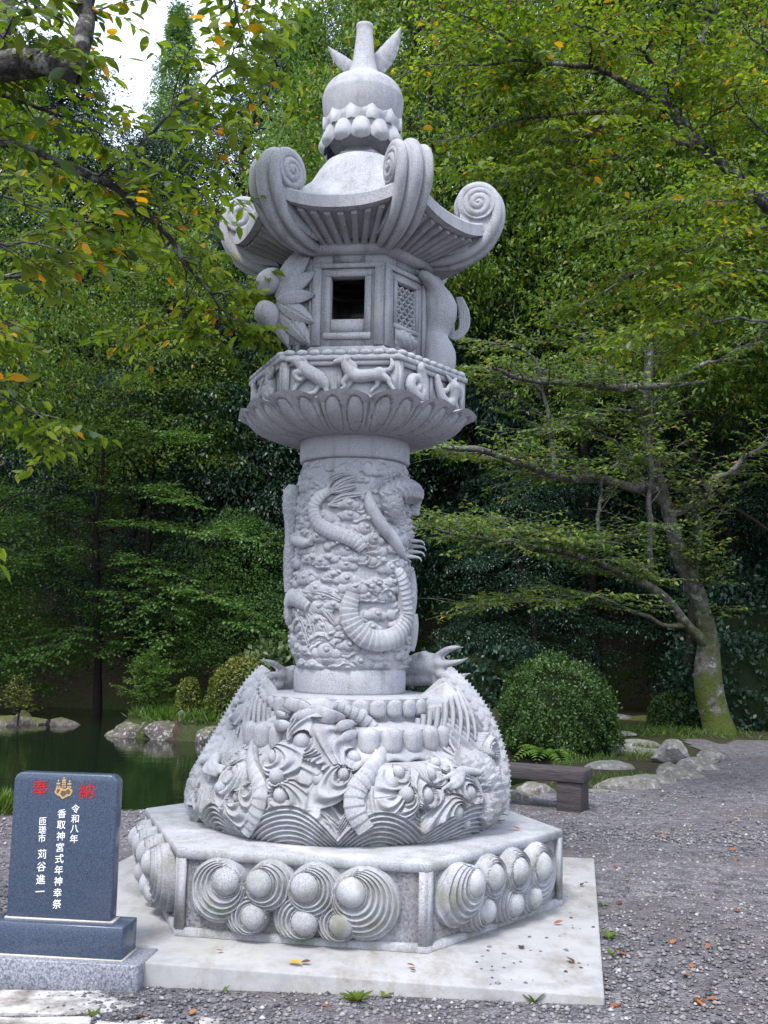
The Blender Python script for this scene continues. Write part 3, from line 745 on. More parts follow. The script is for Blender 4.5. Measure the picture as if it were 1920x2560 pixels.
beast('monkey_relief', monkey, 0, .15); beast('bird_relief', bird, 0, -.13)
beast('goat_relief', goat, 4, -.15); beast('horse_relief', horse, 5, .13); beast('bird_relief', bird, 3, .1)

# ---------------------------------------------------------------- fire box
bR = .412; bA = bR * math.cos(PI / 6)
firebox = hexprism([(.36, 3.06), (bR - .01, 3.06), (bR - .01, 3.115)], RU, False).build('fire_box', ST, lantern, smooth=False)
hexprism([(bR - .012, 3.112), (bR + .014, 3.116), (bR + .014, 3.15), (bR + .002, 3.162), (.30, 3.165)], RU, False).build('base_moulding', ST, firebox, smooth=False)
hexprism([(.30, 3.638), (bR - .006, 3.64), (bR - .006, 3.70), (.30, 3.705)], RU, False).build('frieze', ST, firebox, smooth=False)
hexprism([(.30, 3.69), (bR + .035, 3.70), (bR + .05, 3.72), (bR + .05, 3.765), (.30, 3.79)], RU, False).build('cornice', ST, firebox, smooth=False)
def wall_me(wx, z0, z1_):
    mb = MB(); th = .05; A = bA; h_ = bR / 2; t = .0
    def panel(u0, u1, a, b, y0=-A, y1=-A + th): mb.hexa([(u0, y0, a), (u1, y0, a), (u1, y1, a), (u0, y1, a), (u0, y0, b), (u1, y0, b), (u1, y1, b), (u0, y1, b)])
    i = h_ - th * math.tan(PI / 6)
    for s in (-1, 1):
        V = [(s * wx, -A, 3.158), (s * h_, -A, 3.158), (s * i, -A + th, 3.158), (s * wx, -A + th, 3.158), (s * wx, -A, 3.645), (s * h_, -A, 3.645), (s * i, -A + th, 3.645), (s * wx, -A + th, 3.645)]
        if s < 0: V = [V[q] for q in (1, 0, 3, 2, 5, 4, 7, 6)]
        mb.hexa(V)
    panel(-wx, wx, 3.158, z0); panel(-wx, wx, z1_, 3.645)
    return mb.me('wall', False)
def wframe_me(wx, z0, z1_, w=.034, d=.016, name='window_frame'):
    mb = MB(); y = -bA - d / 2 + .002
    mb.box((-wx - w / 2, y, (z0 + z1_) / 2), (w, d, z1_ - z0)); mb.box((wx + w / 2, y, (z0 + z1_) / 2), (w, d, z1_ - z0))
    mb.box((0, y, z1_ + w / 2), (2 * wx + 2 * w, d, w)); mb.box((0, y, z0 - w / 2), (2 * wx + 2 * w, d, w))
    return mb.me(name, False)
WOP = wall_me(.096, 3.318, 3.562); WLT = wall_me(.090, 3.315, 3.565)
FOP = wframe_me(.098, 3.236, 3.562, .036, .018); FLT = wframe_me(.092, 3.315, 3.565, .026, .010)
PST = MB()
for s in (-1, 1): PST.box((s * .178, -bA - .006, 3.4), (.05, .016, .468))
PST.box((0, -bA - .006, 3.628), (.40, .0165, .026)); PST = PST.me('pilaster', False)
FZP = MB().box((0, -bA + .006, 3.67), (.19, .012, .044)).me('frieze_panel', False); FZB = MB().box((0, -bA + .01, 3.09), (.20, .012, .034)).me('base_panel', False)
def lattice2():
    mb = MB(); d = .0525
    def ves(x0, z0, x1, z1_):
        n = 7; t = np.linspace(0, 1, n); L = math.hypot(x1 - x0, z1_ - z0); dx, dz = (x1 - x0) / L, (z1_ - z0) / L
        wv = .0068 * np.sin(PI * t) + .0010
        top = [(x0 + dx * L * q, z0 + dz * L * q) for q in t]
        Lf = [(a - dz * w, b + dx * w) for (a, b), w in zip(top, wv)]; Rt = [(a + dz * w, b - dx * w) for (a, b), w in zip(top, wv)]
        rows = []
        for y, pts in ((-bA + .030, Lf), (-bA + .010, Lf), (-bA + .003, top), (-bA + .010, Rt), (-bA + .030, Rt)):
            rows.append([(a, y, b) for a, b in pts])
        mb.grid(np.array(rows), flip=False)
    for i in range(-2, 3):
        for k in range(0, 6):
            x, z = i * d, 3.316 + k * d
            # corners of a rotated cell: each bar joins lattice nodes along both diagonals
            for (ex, ez) in ((d / 2, d / 2), (-d / 2, d / 2)):
                for (sx, sz) in ((x, z),):
                    if abs(sx + ex) < .1 and sz + ez < 3.57: ves(sx, sz, sx + ex, sz + ez)
                    if abs(sx + ex) < .1 and sz + 2 * ez < 3.575: ves(sx + ex, sz + ez, sx + ex + (-ex), sz + 2 * ez)
    return mb.me('lattice')
LAT = lattice2()
SILL = MB().box((0, -bA - .001, 3.277), (.192, .012, .076)).me('sill_panel', False)
for j in range(6):
    a = faceang(j, RU); rot = (0, 0, a); op = j in (1, 4)
    link('wall', WOP if op else WLT, ST, firebox, None, rot)
    link('window_frame', FOP if op else FLT, ST, firebox, None, rot)
    link('pilaster', PST, ST, firebox, None, rot); link('frieze_panel', FZP, M['stone_rough'], firebox, None, rot); link('base_panel', FZB, M['stone_rough'], firebox, None, rot)
    if op: link('sill_panel', SILL, ST, firebox, None, rot)
    else: link('lattice', LAT, ST, firebox, None, rot)
# shell carving below the lattice of the right-hand face
def shell_me():
    U, V = np.meshgrid(np.linspace(-1, 1, 40), np.linspace(-1, 1, 26), indexing='ij')
    r = np.hypot(U, V * 1.0); an = np.arctan2(V, U - 1.05)
    H = .045 * np.clip(1 - r ** 2.2, 0, 1) ** .5 + .006 * np.cos(np.hypot(U - 1, V * 1.3) * 14) * (r < .95)
    return npme('shell_carving', np.stack([U * .10 - .005, -bA - .004 - H, 3.238 + V * .05 - .012 * U], -1).reshape(-1, 3), gridF(40, 26))
link('shell_carving', shell_me(), ST, firebox, None, (0, 0, faceang(2, RU)))
# peach buds and fan of leaves on the left-hand face
def bladeM(name, L, w, curl=.05, veins=9):
    n, m = 22, 13; u = np.linspace(0, 1, n); v = np.linspace(-1, 1, m); U, V = np.meshgrid(u, v, indexing='ij')
    wid = w * np.sin(PI * np.clip(U * .96 + .04, 0, 1)) ** .75 * (1 - .25 * U); X = U * L; Z = V * wid
    H = curl * np.sin(U * PI) * .5 + .018 * (1 - np.abs(V)) ** 1 - .02 * V ** 2 * 0 + .0035 * np.cos((U * veins - np.abs(V) * 1.6) * 2 * PI) - .010 * np.exp(-(V / .10) ** 2)
    T_ = np.stack([X, -H, Z], -1); Bk = np.stack([X, -H + .02, Z], -1)[:, ::-1]
    mb = MB(); mb.grid(np.concatenate([T_, Bk], 1), False, True, True); return mb.me(name)
LEAFB = bladeM('carved_leaf', .30, .062); LEAFC = bladeM('carved_leaf', .24, .055)
def place_face(me, name, u, out, z, ang, j, tilt=0.0, parent=None, mat=None):
    a = faceang(j, RU); Mf = Matrix.Rotation(a, 4, 'Z') @ Matrix.Translation((u, -bA - out, z)) @ Matrix.Rotation(-ang, 4, 'Y') @ Matrix.Rotation(tilt, 4, 'Z')
    o = link(name, me, mat or ST, parent or firebox); o.matrix_local = Mf; return o
def blade_between(me, A, B, L0, nout, name='carved_leaf'):
    A, B = Vector(A), Vector(B); x = (B - A); L = x.length; x.normalize(); n = Vector(nout); n = (n - x * n.dot(x)).normalized(); y = -n; z = x.cross(y)
    o = link(name, me, ST, firebox); o.matrix_local = Matrix(((x.x, y.x, z.x, A.x), (x.y, y.y, z.y, A.y), (x.z, y.z, z.z, A.z), (0, 0, 0, 1))) @ Matrix.Scale(L / L0, 4); return o
NO = (-.30, -.95, .05)
for (ax, ay, bx, by, me, L0, da) in ((330, 400, 540, 60, LEAFB, .30, 0), (320, 405, 500, 160, LEAFC, .24, .015), (325, 410, 558, 245, LEAFC, .24, .03), (320, 415, 556, 385, LEAFC, .24, .045), (325, 425, 556, 560, LEAFC, .24, .03), (330, 440, 535, 700, LEAFB, .30, .012), (320, 440, 400, 715, LEAFB, .30, -.02)):
    blade_between(me, pl(*z2(ax, ay), -.27 - da), pl(*z2(bx, by), -.30 - da), L0, NO)
mbk = MB(); mbk.hexa([tuple(pl(*z2(x, y), d_)) for d_ in (-.30, -.12) for x, y in ((395, 690), (560, 690), (560, 90), (420, 260))]); 
mbk.build('carving_ground', ST, firebox, smooth=False)
def bud_me():
    t = np.linspace(0, 1, 16); r = .078 * np.sin(PI * t) ** .62 * (1 - .18 * t); z = -.085 + .18 * t
    th = np.linspace(0, 2 * PI, 28, endpoint=False); cre = 1 - .10 * np.exp(-((np.mod(th - 4.2 + PI, 2 * PI) - PI) / .22) ** 2)
    G = np.stack([r[:, None] * cre * np.cos(th), r[:, None] * cre * np.sin(th), z[:, None] + 0 * th], -1)
    return npme('peach_bud', G.reshape(-1, 3), gridF(16, 28, False, True, True))
BUD = bud_me()
for (x, y, ang) in ((272, 305, 28), (262, 500, 155)):
    o = link('peach_bud', BUD, ST, firebox); p = pl(*z2(x, y), -.30); o.matrix_local = Matrix.Translation(p) @ Matrix.Rotation(D(ang), 4, 'Y')
# creature clinging to the right-hand side, seen from behind, with a looped tail
cr_ = [[(0, 3.64, .08, .06), (-.02, 3.58, .10, .07), (0, 3.48, .13, .105), (.01, 3.38, .11, .085), (0, 3.30, .10, .078), (0, 3.20, .125, .105), (-.01, 3.13, .12, .10), (0, 3.09, .10, .08)],
       [(-.05, 3.60, .10, .05), (-.10, 3.645, .05, .04), (-.12, 3.66, .02, .03)], [(.06, 3.60, .10, .05), (.11, 3.64, .06, .04), (.13, 3.66, .03, .03)],
       [(.09, 3.56, .15, .035), (.11, 3.48, .18, .03), (.10, 3.42, .19, .025)], [(.09, 3.26, .14, .04), (.12, 3.2, .15, .035), (.10, 3.15, .16, .03)]]
a2 = faceang(3, RU) - D(30) + D(4)
ch = [[(u, -bA * 1.02 - d, z, r) for (u, z, d, r) in c] for c in cr_]
link('clinging_creature', blob_me('clinging_creature', ch, .012, 3), ST, firebox, None, (0, 0, a2))
mb = MB()
for k in range(5):
    o = (k - 2) * .011
    pts = cr([(.0 + .1, -bA - .19, 3.60), (.09, -bA - .20 - o * .3, 3.50), (.09, -bA - .19 - o, 3.40 - abs(o)), (.09, -bA - .235, 3.355 + o), (.09, -bA - .275 + o, 3.40), (.09, -bA - .275 + o, 3.50), (.09, -bA - .245 + o * .5, 3.59)], 40)
    mb.tube(pts, .011, 7)
mb.build('tail', ST, firebox, loc=None, rot=(0, 0, a2))

# ---------------------------------------------------------------- roof
rC = .80
def eavez(c): return 3.902 + .105 * np.abs(c) ** 2.3
def roof_me():
    mb = MB(); n = 25; c = np.linspace(-1, 1, n)
    # (apothem, height blend to the eave curve, z)
    prof = [(.695, 1, 0.0), (.685, 1, .012), (.62, .80, .010), (.54, .50, .022), (.475, .25, .075), (.42, .12, .135), (.365, .04, .21), (.315, 0, .29), (.272, 0, .37), (.235, 0, .435), (.19, 0, .488), (.10, 0, .510)]
    under = [(.695, 1, -.066), (.655, .95, -.072), (.655, .95, -.058), (.55, .62, -.085), (.44, .15, -.13), (.36, 0, -.135)]
    for j in range(6):
        a = faceang(j, RU); Mx = np.array(Matrix.Rotation(a, 3, 'Z')); rows = []
        pc_ = cr([(p_[0], p_[2], p_[1]) for p_ in prof[2:]], 34); full = under[::-1] + prof[:2] + [(q_[0], q_[2], q_[1]) for q_ in pc_]
        for ap, bl, dz in full:
            z = 3.902 + bl * (eavez(c) - 3.902) + dz
            bow = 0 * c
            u = c * ap * math.tan(PI / 6); rid = .045 * np.exp(-((1 - np.abs(c)) / .12) ** 2) * min(1, max(0, (ap - .26) / .06)) if dz >= .03 else 0
            k_ = float(np.clip((.42 - ap) / .12, 0, 1)) if dz >= .02 else 0.0; rr_ = ap * 1.07
            rows.append(np.stack([u * (1 - k_) + k_ * rr_ * np.sin(c * PI / 6), -ap * (1 - k_) - k_ * rr_ * np.cos(c * PI / 6), z + rid], -1))
        mb.grid(np.array(rows) @ Mx.T, flip=True)
    return mb
roof = roof_me().build('roof', ST, lantern); sharp(roof, 38)
def soff(ap, c):
    pr = [(.655, .95, -.058), (.55, .62, -.085), (.44, .15, -.13), (.36, 0, -.135)]
    aps = np.array([p[0] for p in pr])[::-1]; bl = np.interp(ap, aps, np.array([p[1] for p in pr])[::-1]); dz = np.interp(ap, aps, np.array([p[2] for p in pr])[::-1])
    return float(3.902 + bl * (eavez(np.array(c)) - 3.902) + dz)
NR = 9
for k in range(NR):
    c = (k - (NR - 1) / 2) / (NR - 1) * 2 * .80; mb = MB()
    aps = [.648, .58, .50, .42, .395]; w = .016; rows = []
    for s_, dz in ((-1, .01), (-1, -.030), (1, -.030), (1, .01)):
        rows.append([(c * ap * math.tan(PI / 6) + s_ * w, -ap, soff(ap, c) + dz) for ap in aps])
    G = np.array(rows); mb.grid(G, False, False, True); mb.add([G[0, 0], G[1, 0], G[2, 0], G[3, 0]], [(0, 1, 2, 3)])
    me = mb.me('rafter', False)
    for j in range(6): link('rafter', me, ST, roof, None, (0, 0, faceang(j, RU)))
# the six corner scrolls, local frame: x along the corner radius, y across, z up
def scroll_parts():
    cx, cz = .735, 4.105
    path = [(.40, 3.775), (.50, 3.775), (.60, 3.790), (.70, 3.825), (.785, 3.89), (.845, 3.99), (.862, 4.08), (.845, 4.16), (.795, 4.215), (.735, 4.228), (.675, 4.205), (.640, 4.15), (.645, 4.09), (.68, 4.05)]
    Q = cr([(x, 0, z) for x, z in path], 70); T, N, B = frames(Q, np.array([0, 1.0, 0]) * np.ones((70, 1)))
    O = -nrm(np.cross(T, np.array([0, 1.0, 0])))
    # width of the band and its three lobes
    t = np.linspace(0, 1, 70); W = np.interp(t, [0, .2, .5, .8, 1], [.05, .082, .105, .103, .098])
    v = np.linspace(-1, 1, 25)
    lobe = .042 * np.clip(1 - (v / .40) ** 2, 0, 1) ** .5; side = np.where(np.abs(v) > .46, .024 * np.clip(1 - ((np.abs(v) - .73) / .27) ** 2, 0, 1) ** .5, 0)
    H = np.maximum(lobe, side) - .012 * np.exp(-((np.abs(v) - .43) / .035) ** 2)
    G = Q[:, None, :] + W[:, None, None] * v[None, :, None] * np.array([0, 1.0, 0]) + H[None, :, None] * (O)[:, None, :] * np.interp(t, [0, .15, 1], [.6, 1, 1])[:, None, None]
    Bk = Q[:, None, :] + W[:, None, None] * v[None, ::-1, None] * np.array([0, 1.0, 0]) - .03 * O[:, None, :]
    mb = MB(); mb.grid(np.concatenate([G, Bk], 1), False, True, False)
    # solid cheek: fills the curl and the horn under it
    th = np.linspace(0, 2 * PI, 40, endpoint=False); core = MB()
    out = np.array([(x, z) for x, z in path[4:11]]); 
    hornp = [(.50, 3.80), (.60, 3.81), (.70, 3.84), (.775, 3.90), (.83, 3.99), (.85, 4.08), (.835, 4.15), (.79, 4.20), (.735, 4.215), (.68, 4.195), (.65, 4.15), (.64, 4.10), (.64, 4.0), (.60, 3.93)]
    hp = np.array(hornp)
    V = [(x, s * .088, z) for s in (-1, 1) for x, z in hp]; m = len(hp)
    core.add(V, [(k, (k + 1) % m, m + (k + 1) % m, m + k) for k in range(m)])
    cen = np.array([(cx - .01, -.088, 4.05), (cx - .01, .088, 4.05)])
    core.add(np.vstack([np.array(V)[:m], cen[0]]), [((k + 1) % m, k, m) for k in range(m)]); core.add(np.vstack([np.array(V)[m:], cen[1]]), [(k, (k + 1) % m, m) for k in range(m)])
    # volute discs with a spiral groove
    vol = []
    for s in (-1, 1):
        r = np.linspace(0, 1, 26); TH, Rr = np.meshgrid(np.linspace(0, 2 * PI, 56, endpoint=False), r, indexing='ij')
        ph_ = np.mod(Rr * 2.6 - s * TH / (2 * PI) * 1.0 + .2, 1)
        hh = .014 * np.clip(np.sin(PI * ph_), 0, 1) ** .5 + .02 * (1 - Rr) - .03 * np.clip((Rr - .92) / .08, 0, 1)
        G2 = np.stack([cx + .012 + .105 * Rr * np.cos(TH), s * (.092 + hh), cz + .008 + .105 * Rr * np.sin(TH)], -1)
        vol.append(npme('volute', G2.reshape(-1, 3), gridF(56, 26, True, False, s > 0)))
    return mb.me('scroll'), core.me('scroll_core', False), vol
SCB, SCC, SCV = scroll_parts()
for k in range(6):
    a = RU + k * PI / 3; lo = (-.03 * math.cos(a), -.03 * math.sin(a), -.045 + .016 * math.cos(a))
    s_ = link('scroll', SCB, ST, roof, lo, (0, 0, a))
    link('scroll_core', SCC, ST, roof, lo, (0, 0, a)); [link('volute', v_, ST, roof, lo, (0, 0, a)) for v_ in SCV]

# ---------------------------------------------------------------- finial
finial = hexprism([(.15, 4.385), (.190, 4.395), (.190, 4.412), (.160, 4.42), (.135, 4.47), (.135, 4.50)], RU).build('finial_neck', ST, lantern, smooth=False)
ring = link('lotus_ring', lathe_me('lotus_ring', [(.10, 4.455), (.14, 4.458), (.185, 4.50), (.225, 4.565), (.236, 4.615), (.245, 4.64), (.235, 4.645), (.20, 4.635), (.1, 4.635)], 64), ST, lantern)
PET3 = petal_me('petal', .126, .185, .055)
for k in range(12):
    a = RU + 2 * PI * (k + .25) / 12; link('petal', PET3, ST, ring, (.196 * math.cos(a), .196 * math.sin(a), 4.540), (-.42, 0, a + PI / 2))
TIP = npme('petal_tip', [(-.06, .02, 4.66), (-.062, -.004, 4.715), (-.03, -.012, 4.728), (0, -.016, 4.75), (.03, -.012, 4.728), (.062, -.004, 4.715), (.06, .02, 4.66), (0, -.012, 4.66), (0, .03, 4.69)],
           [np.array([(0, 7, 2, 1), (7, 3, 2, 2), (7, 6, 5, 4)])[[0, 2]], np.array([(7, 4, 3), (7, 3, 2), (1, 2, 8), (2, 3, 8), (3, 4, 8), (4, 5, 8)])], False)
for k in range(12):
    a = RU + 2 * PI * (k + .75) / 12; link('petal_tip', TIP, ST, ring, (.232 * math.cos(a), .232 * math.sin(a), -.077), (0, 0, a + PI / 2))
bp = cr([(.08, 0, 4.60), (.17, 0, 4.605), (.218, 0, 4.64), (.242, 0, 4.72), (.250, 0, 4.80), (.246, 0, 4.82), (.231, 0, 4.865), (.197, 0, 4.905), (.145, 0, 4.938), (.100, 0, 4.975), (.080, 0, 5.03), (.066, 0, 5.10), (.056, 0, 5.19), (.050, 0, 5.26), (.054, 0, 5.29), (.053, 0, 5.302), (.042, 0, 5.306), (.0, 0, 5.307)], 90)
jewel = link('jewel', lathe_me('jewel', bp[:, [0, 2]], 64), ST, lantern)
def wing_me():
    n, m = 18, 9; u = np.linspace(0, 1, n); v = np.linspace(-1, 1, m); U, V = np.meshgrid(u, v, indexing='ij')
    w = .058 * np.sin(PI * np.clip(.28 + .70 * U, 0, 1)) ** .8; X = .30 * U; Z = V * w + .075 * U ** 2
    H = .02 * (1 - V ** 2) + .003 * np.cos(U * 40)
    T_ = np.stack([X, -H, Z], -1); Bk = np.stack([X, H, Z], -1)[:, ::-1]; mb = MB(); mb.grid(np.concatenate([T_, Bk], 1), False, True, True); return mb.me('leaf_wing')
WNG = wing_me()
for (sx, ang, L) in ((-1, 26, .80), (1, 44, 1.12)):
    o = link('leaf_wing', WNG, ST, jewel); o.matrix_local = Matrix.Translation((sx * .04, .10, 5.055)) @ (Matrix.Rotation(PI, 4, 'Z') if sx < 0 else Matrix.Identity(4)) @ Matrix.Rotation(-D(ang), 4, 'Y') @ Matrix.Scale(L, 4)
# ================================================================== GROUND, WATER
WATER_Z = -0.25
POND = np.array([(-30, 11.5), (-14, 10.0), (-6, 9.55), (-2.6, 9.45), (-1.2, 9.9), (0.2, 10.6), (1.1, 11.2), (1.75, 12.0), (2.1, 13.0), (2.2, 14.0), (1.6, 15.2), (0, 16.6), (-1.6, 17.2), (-2.6, 17.5), (-3.8, 17.8),
                 (-4.5, 18.4), (-4.7, 19.4), (-4.0, 21.5), (-4.5, 23.8), (-8, 25.0), (-16, 25.0), (-30, 23)])
def polydist(x, y, poly):
    """signed distance to a polygon, positive inside"""
    x = np.asarray(x, float); y = np.asarray(y, float); d = np.full(x.shape, 1e9); ins = np.zeros(x.shape, bool)
    for i in range(len(poly)):
        ax, ay = poly[i - 1]; bx, by = poly[i]; ex, ey = bx - ax, by - ay
        t = np.clip(((x - ax) * ex + (y - ay) * ey) / (ex * ex + ey * ey), 0, 1)
        d = np.minimum(d, np.hypot(x - ax - t * ex, y - ay - t * ey))
        c = (ay > y) != (by > y)
        with np.errstate(divide='ignore', invalid='ignore'):
            xi = (bx - ax) * (y - ay) / (by - ay + 1e-12) + ax
        ins ^= c & (x < xi)
    return np.where(ins, d, -d)
def sstep(a, b, x):
    t = np.clip((x - a) / (b - a), 0, 1); return t * t * (3 - 2 * t)
def terr(x, y):
    x = np.asarray(x, float); y = np.asarray(y, float)
    z = np.clip(.018 + .034 * (x + .94), -.02, .085) * (1 - sstep(7.0, 9.5, y))
    z = z + .02 * (vnoise((x + 50, y + 50), .7, 3) - .5) * sstep(9, 12, y)
    hill = sstep(23.5, 35, y) * 9.5 + sstep(40, 90, y) * 24
    z = z + hill + .22 * sstep(17.0, 19.0, y) * sstep(-5, -1.5, x) * (1 - sstep(2.5, 4, x))
    d = polydist(x, y, POND)
    z = z - sstep(-.12, .55, d) * (z + .85)
    return z
def hz(x, y): return float(terr(np.array([x]), np.array([y]))[0])

# gravel: grey-violet crushed stone
t = NT('gravel'); P0 = t.n.new('ShaderNodeNewGeometry').outputs['Position']
v1 = t.voro(62, 'F1', 'Color', P0); v2 = t.voro(62, 'F1', 'Distance', P0); v3 = t.voro(150, 'F1', 'Color', P0)
hs = t.n.new('ShaderNodeSeparateColor'); t.l.new(v1, hs.inputs[0]); hs3 = t.n.new('ShaderNodeSeparateColor'); t.l.new(v3, hs3.inputs[0])
c = t.ramp(hs.outputs[0], [(0, (.07, .065, .08)), (.35, (.15, .145, .17)), (.7, (.22, .21, .235)), (.9, (.30, .27, .27)), (1, (.42, .40, .40))])
c2 = t.ramp(hs3.outputs[0], [(0, (.06, .055, .065)), (.6, (.18, .175, .20)), (1, (.34, .32, .32))])
c = t.mix(t.mix(c, c2, .45), (.86, .855, .84), 1.0, 'MULTIPLY')
dirt = t.ramp(t.noise(.75, 6, .7, P0), [(.47, (0, 0, 0)), (.62, (1, 1, 1))])
c = t.mix(c, (.55, .55, .56), t.ramp(t.noise(7, 4, .7, P0), [(.40, (1, 1, 1)), (.60, (0, 0, 0))]), 'MULTIPLY')
c = t.mix(c, (.10, .082, .08), t.math('MULTIPLY', dirt, .65)); t.set(c, .9, .25)
t.bump(t.math('ADD', v2, t.math('MULTIPLY', t.voro(150, 'F1', 'Distance', P0), .5)), .9, .012); M['gravel'] = t.m
# garden soil with moss
t = NT('garden_soil'); P0 = t.n.new('ShaderNodeNewGeometry').outputs['Position']
c = t.ramp(t.noise(14, 5, .65, P0), [(.3, (.022, .017, .013)), (.7, (.07, .052, .042))])
ms = t.ramp(t.noise(1.6, 4, .6, P0), [(.42, (0, 0, 0)), (.56, (1, 1, 1))])
c = t.mix(c, t.ramp(t.noise(40, 3, .6, P0), [(.3, (.018, .028, .010)), (.7, (.05, .068, .018))]), ms); t.set(c, .95, .1); t.bump(t.noise(30, 5, .7, P0), .8, .04); M['soil'] = t.m
# pond water
t = NT('pond_water'); P0 = t.n.new('ShaderNodeNewGeometry').outputs['Position']
t.set((.006, .012, .006), .03, .5); t.b.inputs['IOR'].default_value = 1.33
t.bump(t.math('ADD', t.noise(2.2, 3, .5, t.coordpos(P0, (1, 2.6, 1))), t.math('MULTIPLY', t.noise(9, 2, .5, t.coordpos(P0, (1, 2.2, 1))), .25)), .10, .03); M['water'] = t.m

xs = np.concatenate([np.linspace(-300, -32, 14), np.linspace(-30, 30, 241), np.linspace(32, 300, 14)])
ys = np.concatenate([np.linspace(-60, -4, 8), np.linspace(-3, 40, 216), np.linspace(42, 120, 24), np.linspace(140, 900, 12)])
X, Y = np.meshgrid(xs, ys, indexing='ij'); Z = terr(X, Y) - .012
ground = link('ground', npme('ground', np.stack([X, Y, Z], -1).reshape(-1, 3), gridF(len(xs), len(ys))), M['soil']); tag(ground, 'dark mossy garden soil and wooded hillside', kind='structure')
w = MB(); w.add([(-34, 8, WATER_Z), (6, 8, WATER_Z), (6, 27, WATER_Z), (-34, 27, WATER_Z)], [(0, 1, 2, 3)])
water = w.build('pond_water', M['water'], smooth=False); tag(water, 'dark still pond water behind the lantern', kind='structure')

EDGE = [gpt(*p) for p in ((1265, 2006), (1339, 1985), (1508, 1979), (1573, 1968), (1660, 1957), (1703, 1942), (1760, 1920), (1786, 1905), (1765, 1886), (1728, 1868), (1700, 1850), (1722, 1838), (1760, 1846), (1805, 1858), (1842, 1844), (1880, 1850), (1920, 1836))]
YARD = np.array([(-25, -3), (25, -3), (25, 15.5), (12, 16.4)] + [(p.x, p.y) for p in EDGE[::-1]] + [(1.0, 10.6), (.2, 10.15), (-1.2, 9.55), (-2.6, 9.18), (-6, 9.3), (-14, 9.7), (-25, 10.6)])
gx = np.concatenate([np.linspace(-25, -5, 41), np.linspace(-4.9, 9, 174), np.linspace(9.2, 25, 32)]); gy = np.linspace(-3, 17, 201)
X, Y = np.meshgrid(gx, gy, indexing='ij'); ins = polydist(X, Y, YARD) > 0
Z = terr(X, Y) + .006 + .012 * (vnoise((X + 30, Y + 30), 1.3, 9) - .5)
F = gridF(len(gx), len(gy)); F = F[ins.ravel()[F].all(1)]
gr = npme('gravel_yard', np.stack([X, Y, Z], -1).reshape(-1, 3), F)
bm = bmesh.new(); bm.from_mesh(gr); bmesh.ops.delete(bm, geom=[v for v in bm.verts if not v.link_faces], context='VERTS'); bm.to_mesh(gr); bm.free()
yard = link('gravel_yard', gr, M['gravel']); tag(yard, 'grey-violet crushed gravel yard', kind='structure')
def yz(x, y): return hz(x, y) + .006

# loose gravel lying on the yard
def stones_me(name, P, S, seed=1, nrmflat=.65):
    r = np.random.default_rng(seed); n = len(P)
    base = np.array([(1, 0, 0), (.3, .95, .05), (-.8, .6, 0), (-.8, -.6, .05), (.3, -.95, 0), (.1, .05, 1), (-.1, -.1, -.8)])
    F = np.array([(0, 1, 5), (1, 2, 5), (2, 3, 5), (3, 4, 5), (4, 0, 5), (1, 0, 6), (2, 1, 6), (3, 2, 6), (4, 3, 6), (0, 4, 6)])
    B = base[None] * (1 + .5 * (r.random((n, 7, 3)) - .5)); B[:, :, 2] *= nrmflat
    a = r.random(n) * 2 * PI; ca, sa = np.cos(a)[:, None], np.sin(a)[:, None]
    x = B[:, :, 0] * ca - B[:, :, 1] * sa; y = B[:, :, 0] * sa + B[:, :, 1] * ca
    V = np.stack([x, y, B[:, :, 2]], -1) * S[:, None, None] + P[:, None, :]
    return npme(name, V.reshape(-1, 3), (F[None] + 7 * np.arange(n)[:, None, None]).reshape(-1, 3), False)
t = NT('pebble'); g = t.n.new('ShaderNodeNewGeometry')
c = t.ramp(g.outputs['Random Per Island'], [(0, (.05, .048, .051)), (.3, (.115, .113, .122)), (.6, (.165, .162, .172)), (.82, (.20, .18, .17)), (.96, (.26, .25, .26)), (1, (.38, .37, .37))])
t.set(t.mix(c, (.7, .7, .7), t.noise(200, 2, .6, g.outputs['Position']), 'MULTIPLY') if False else c, .85, .3); M['pebble'] = t.m
def scatter_gravel(n, y0, y1, smin, smax, seed):
    r = np.random.default_rng(seed); y = y0 + (y1 - y0) * r.random(n) ** 1.4; x = (r.random(n) * 2 - 1) * (y * .40 + .15)
    k = polydist(x, y, YARD) > .05; x, y = x[k], y[k]
    # keep the slab and the stele clear
    k = polydist(x, y, SLAB) < -.006; x, y = x[k], y[k]
    k = polydist(x, y, STELEF) < -.004; x, y = x[k], y[k]
    S = smin + (smax - smin) * r.random(len(x)) ** 3.0
    return np.stack([x, y, terr(x, y) + .006 + .2 * S], -1), S
# slab footprint
e1 = np.array((math.cos(RP + PI / 2 + PI / 2 - PI + PI), 0)) if False else None
sa = math.radians(-9.8); E1 = np.array((math.cos(sa), math.sin(sa))); E2 = np.array((-math.sin(sa), math.cos(sa))); C0 = np.array((LX, LY))
def sl(u, v): return tuple(C0 + u * E1 + v * E2)
SLAB = np.array([sl(-.72, -1.45), sl(1.372, -1.435), sl(1.41, 1.28), sl(-1.52, 1.28), sl(-1.52, -1.12), sl(-.80, -1.12), sl(-.80, -1.45)])
sb = math.radians(-6.7); S1 = np.array((math.cos(sb), math.sin(sb))); S2 = np.array((-math.sin(sb), math.cos(sb))); SO = np.array((-1.012, 4.640))
def sp(u, v): return tuple(SO + u * S1 + v * S2)
STELEF = np.array([sp(-.80, -.01), sp(.005, -.01), sp(.005, .28), sp(-.80, .28)])
Pg, Sg = scatter_gravel(26000, 3.9, 8.5, .004, .017, 3)
Pg2, Sg2 = scatter_gravel(16000, 8.0, 15.5, .006, .020, 8); Pg = np.vstack([Pg, Pg2]); Sg = np.concatenate([Sg, Sg2])
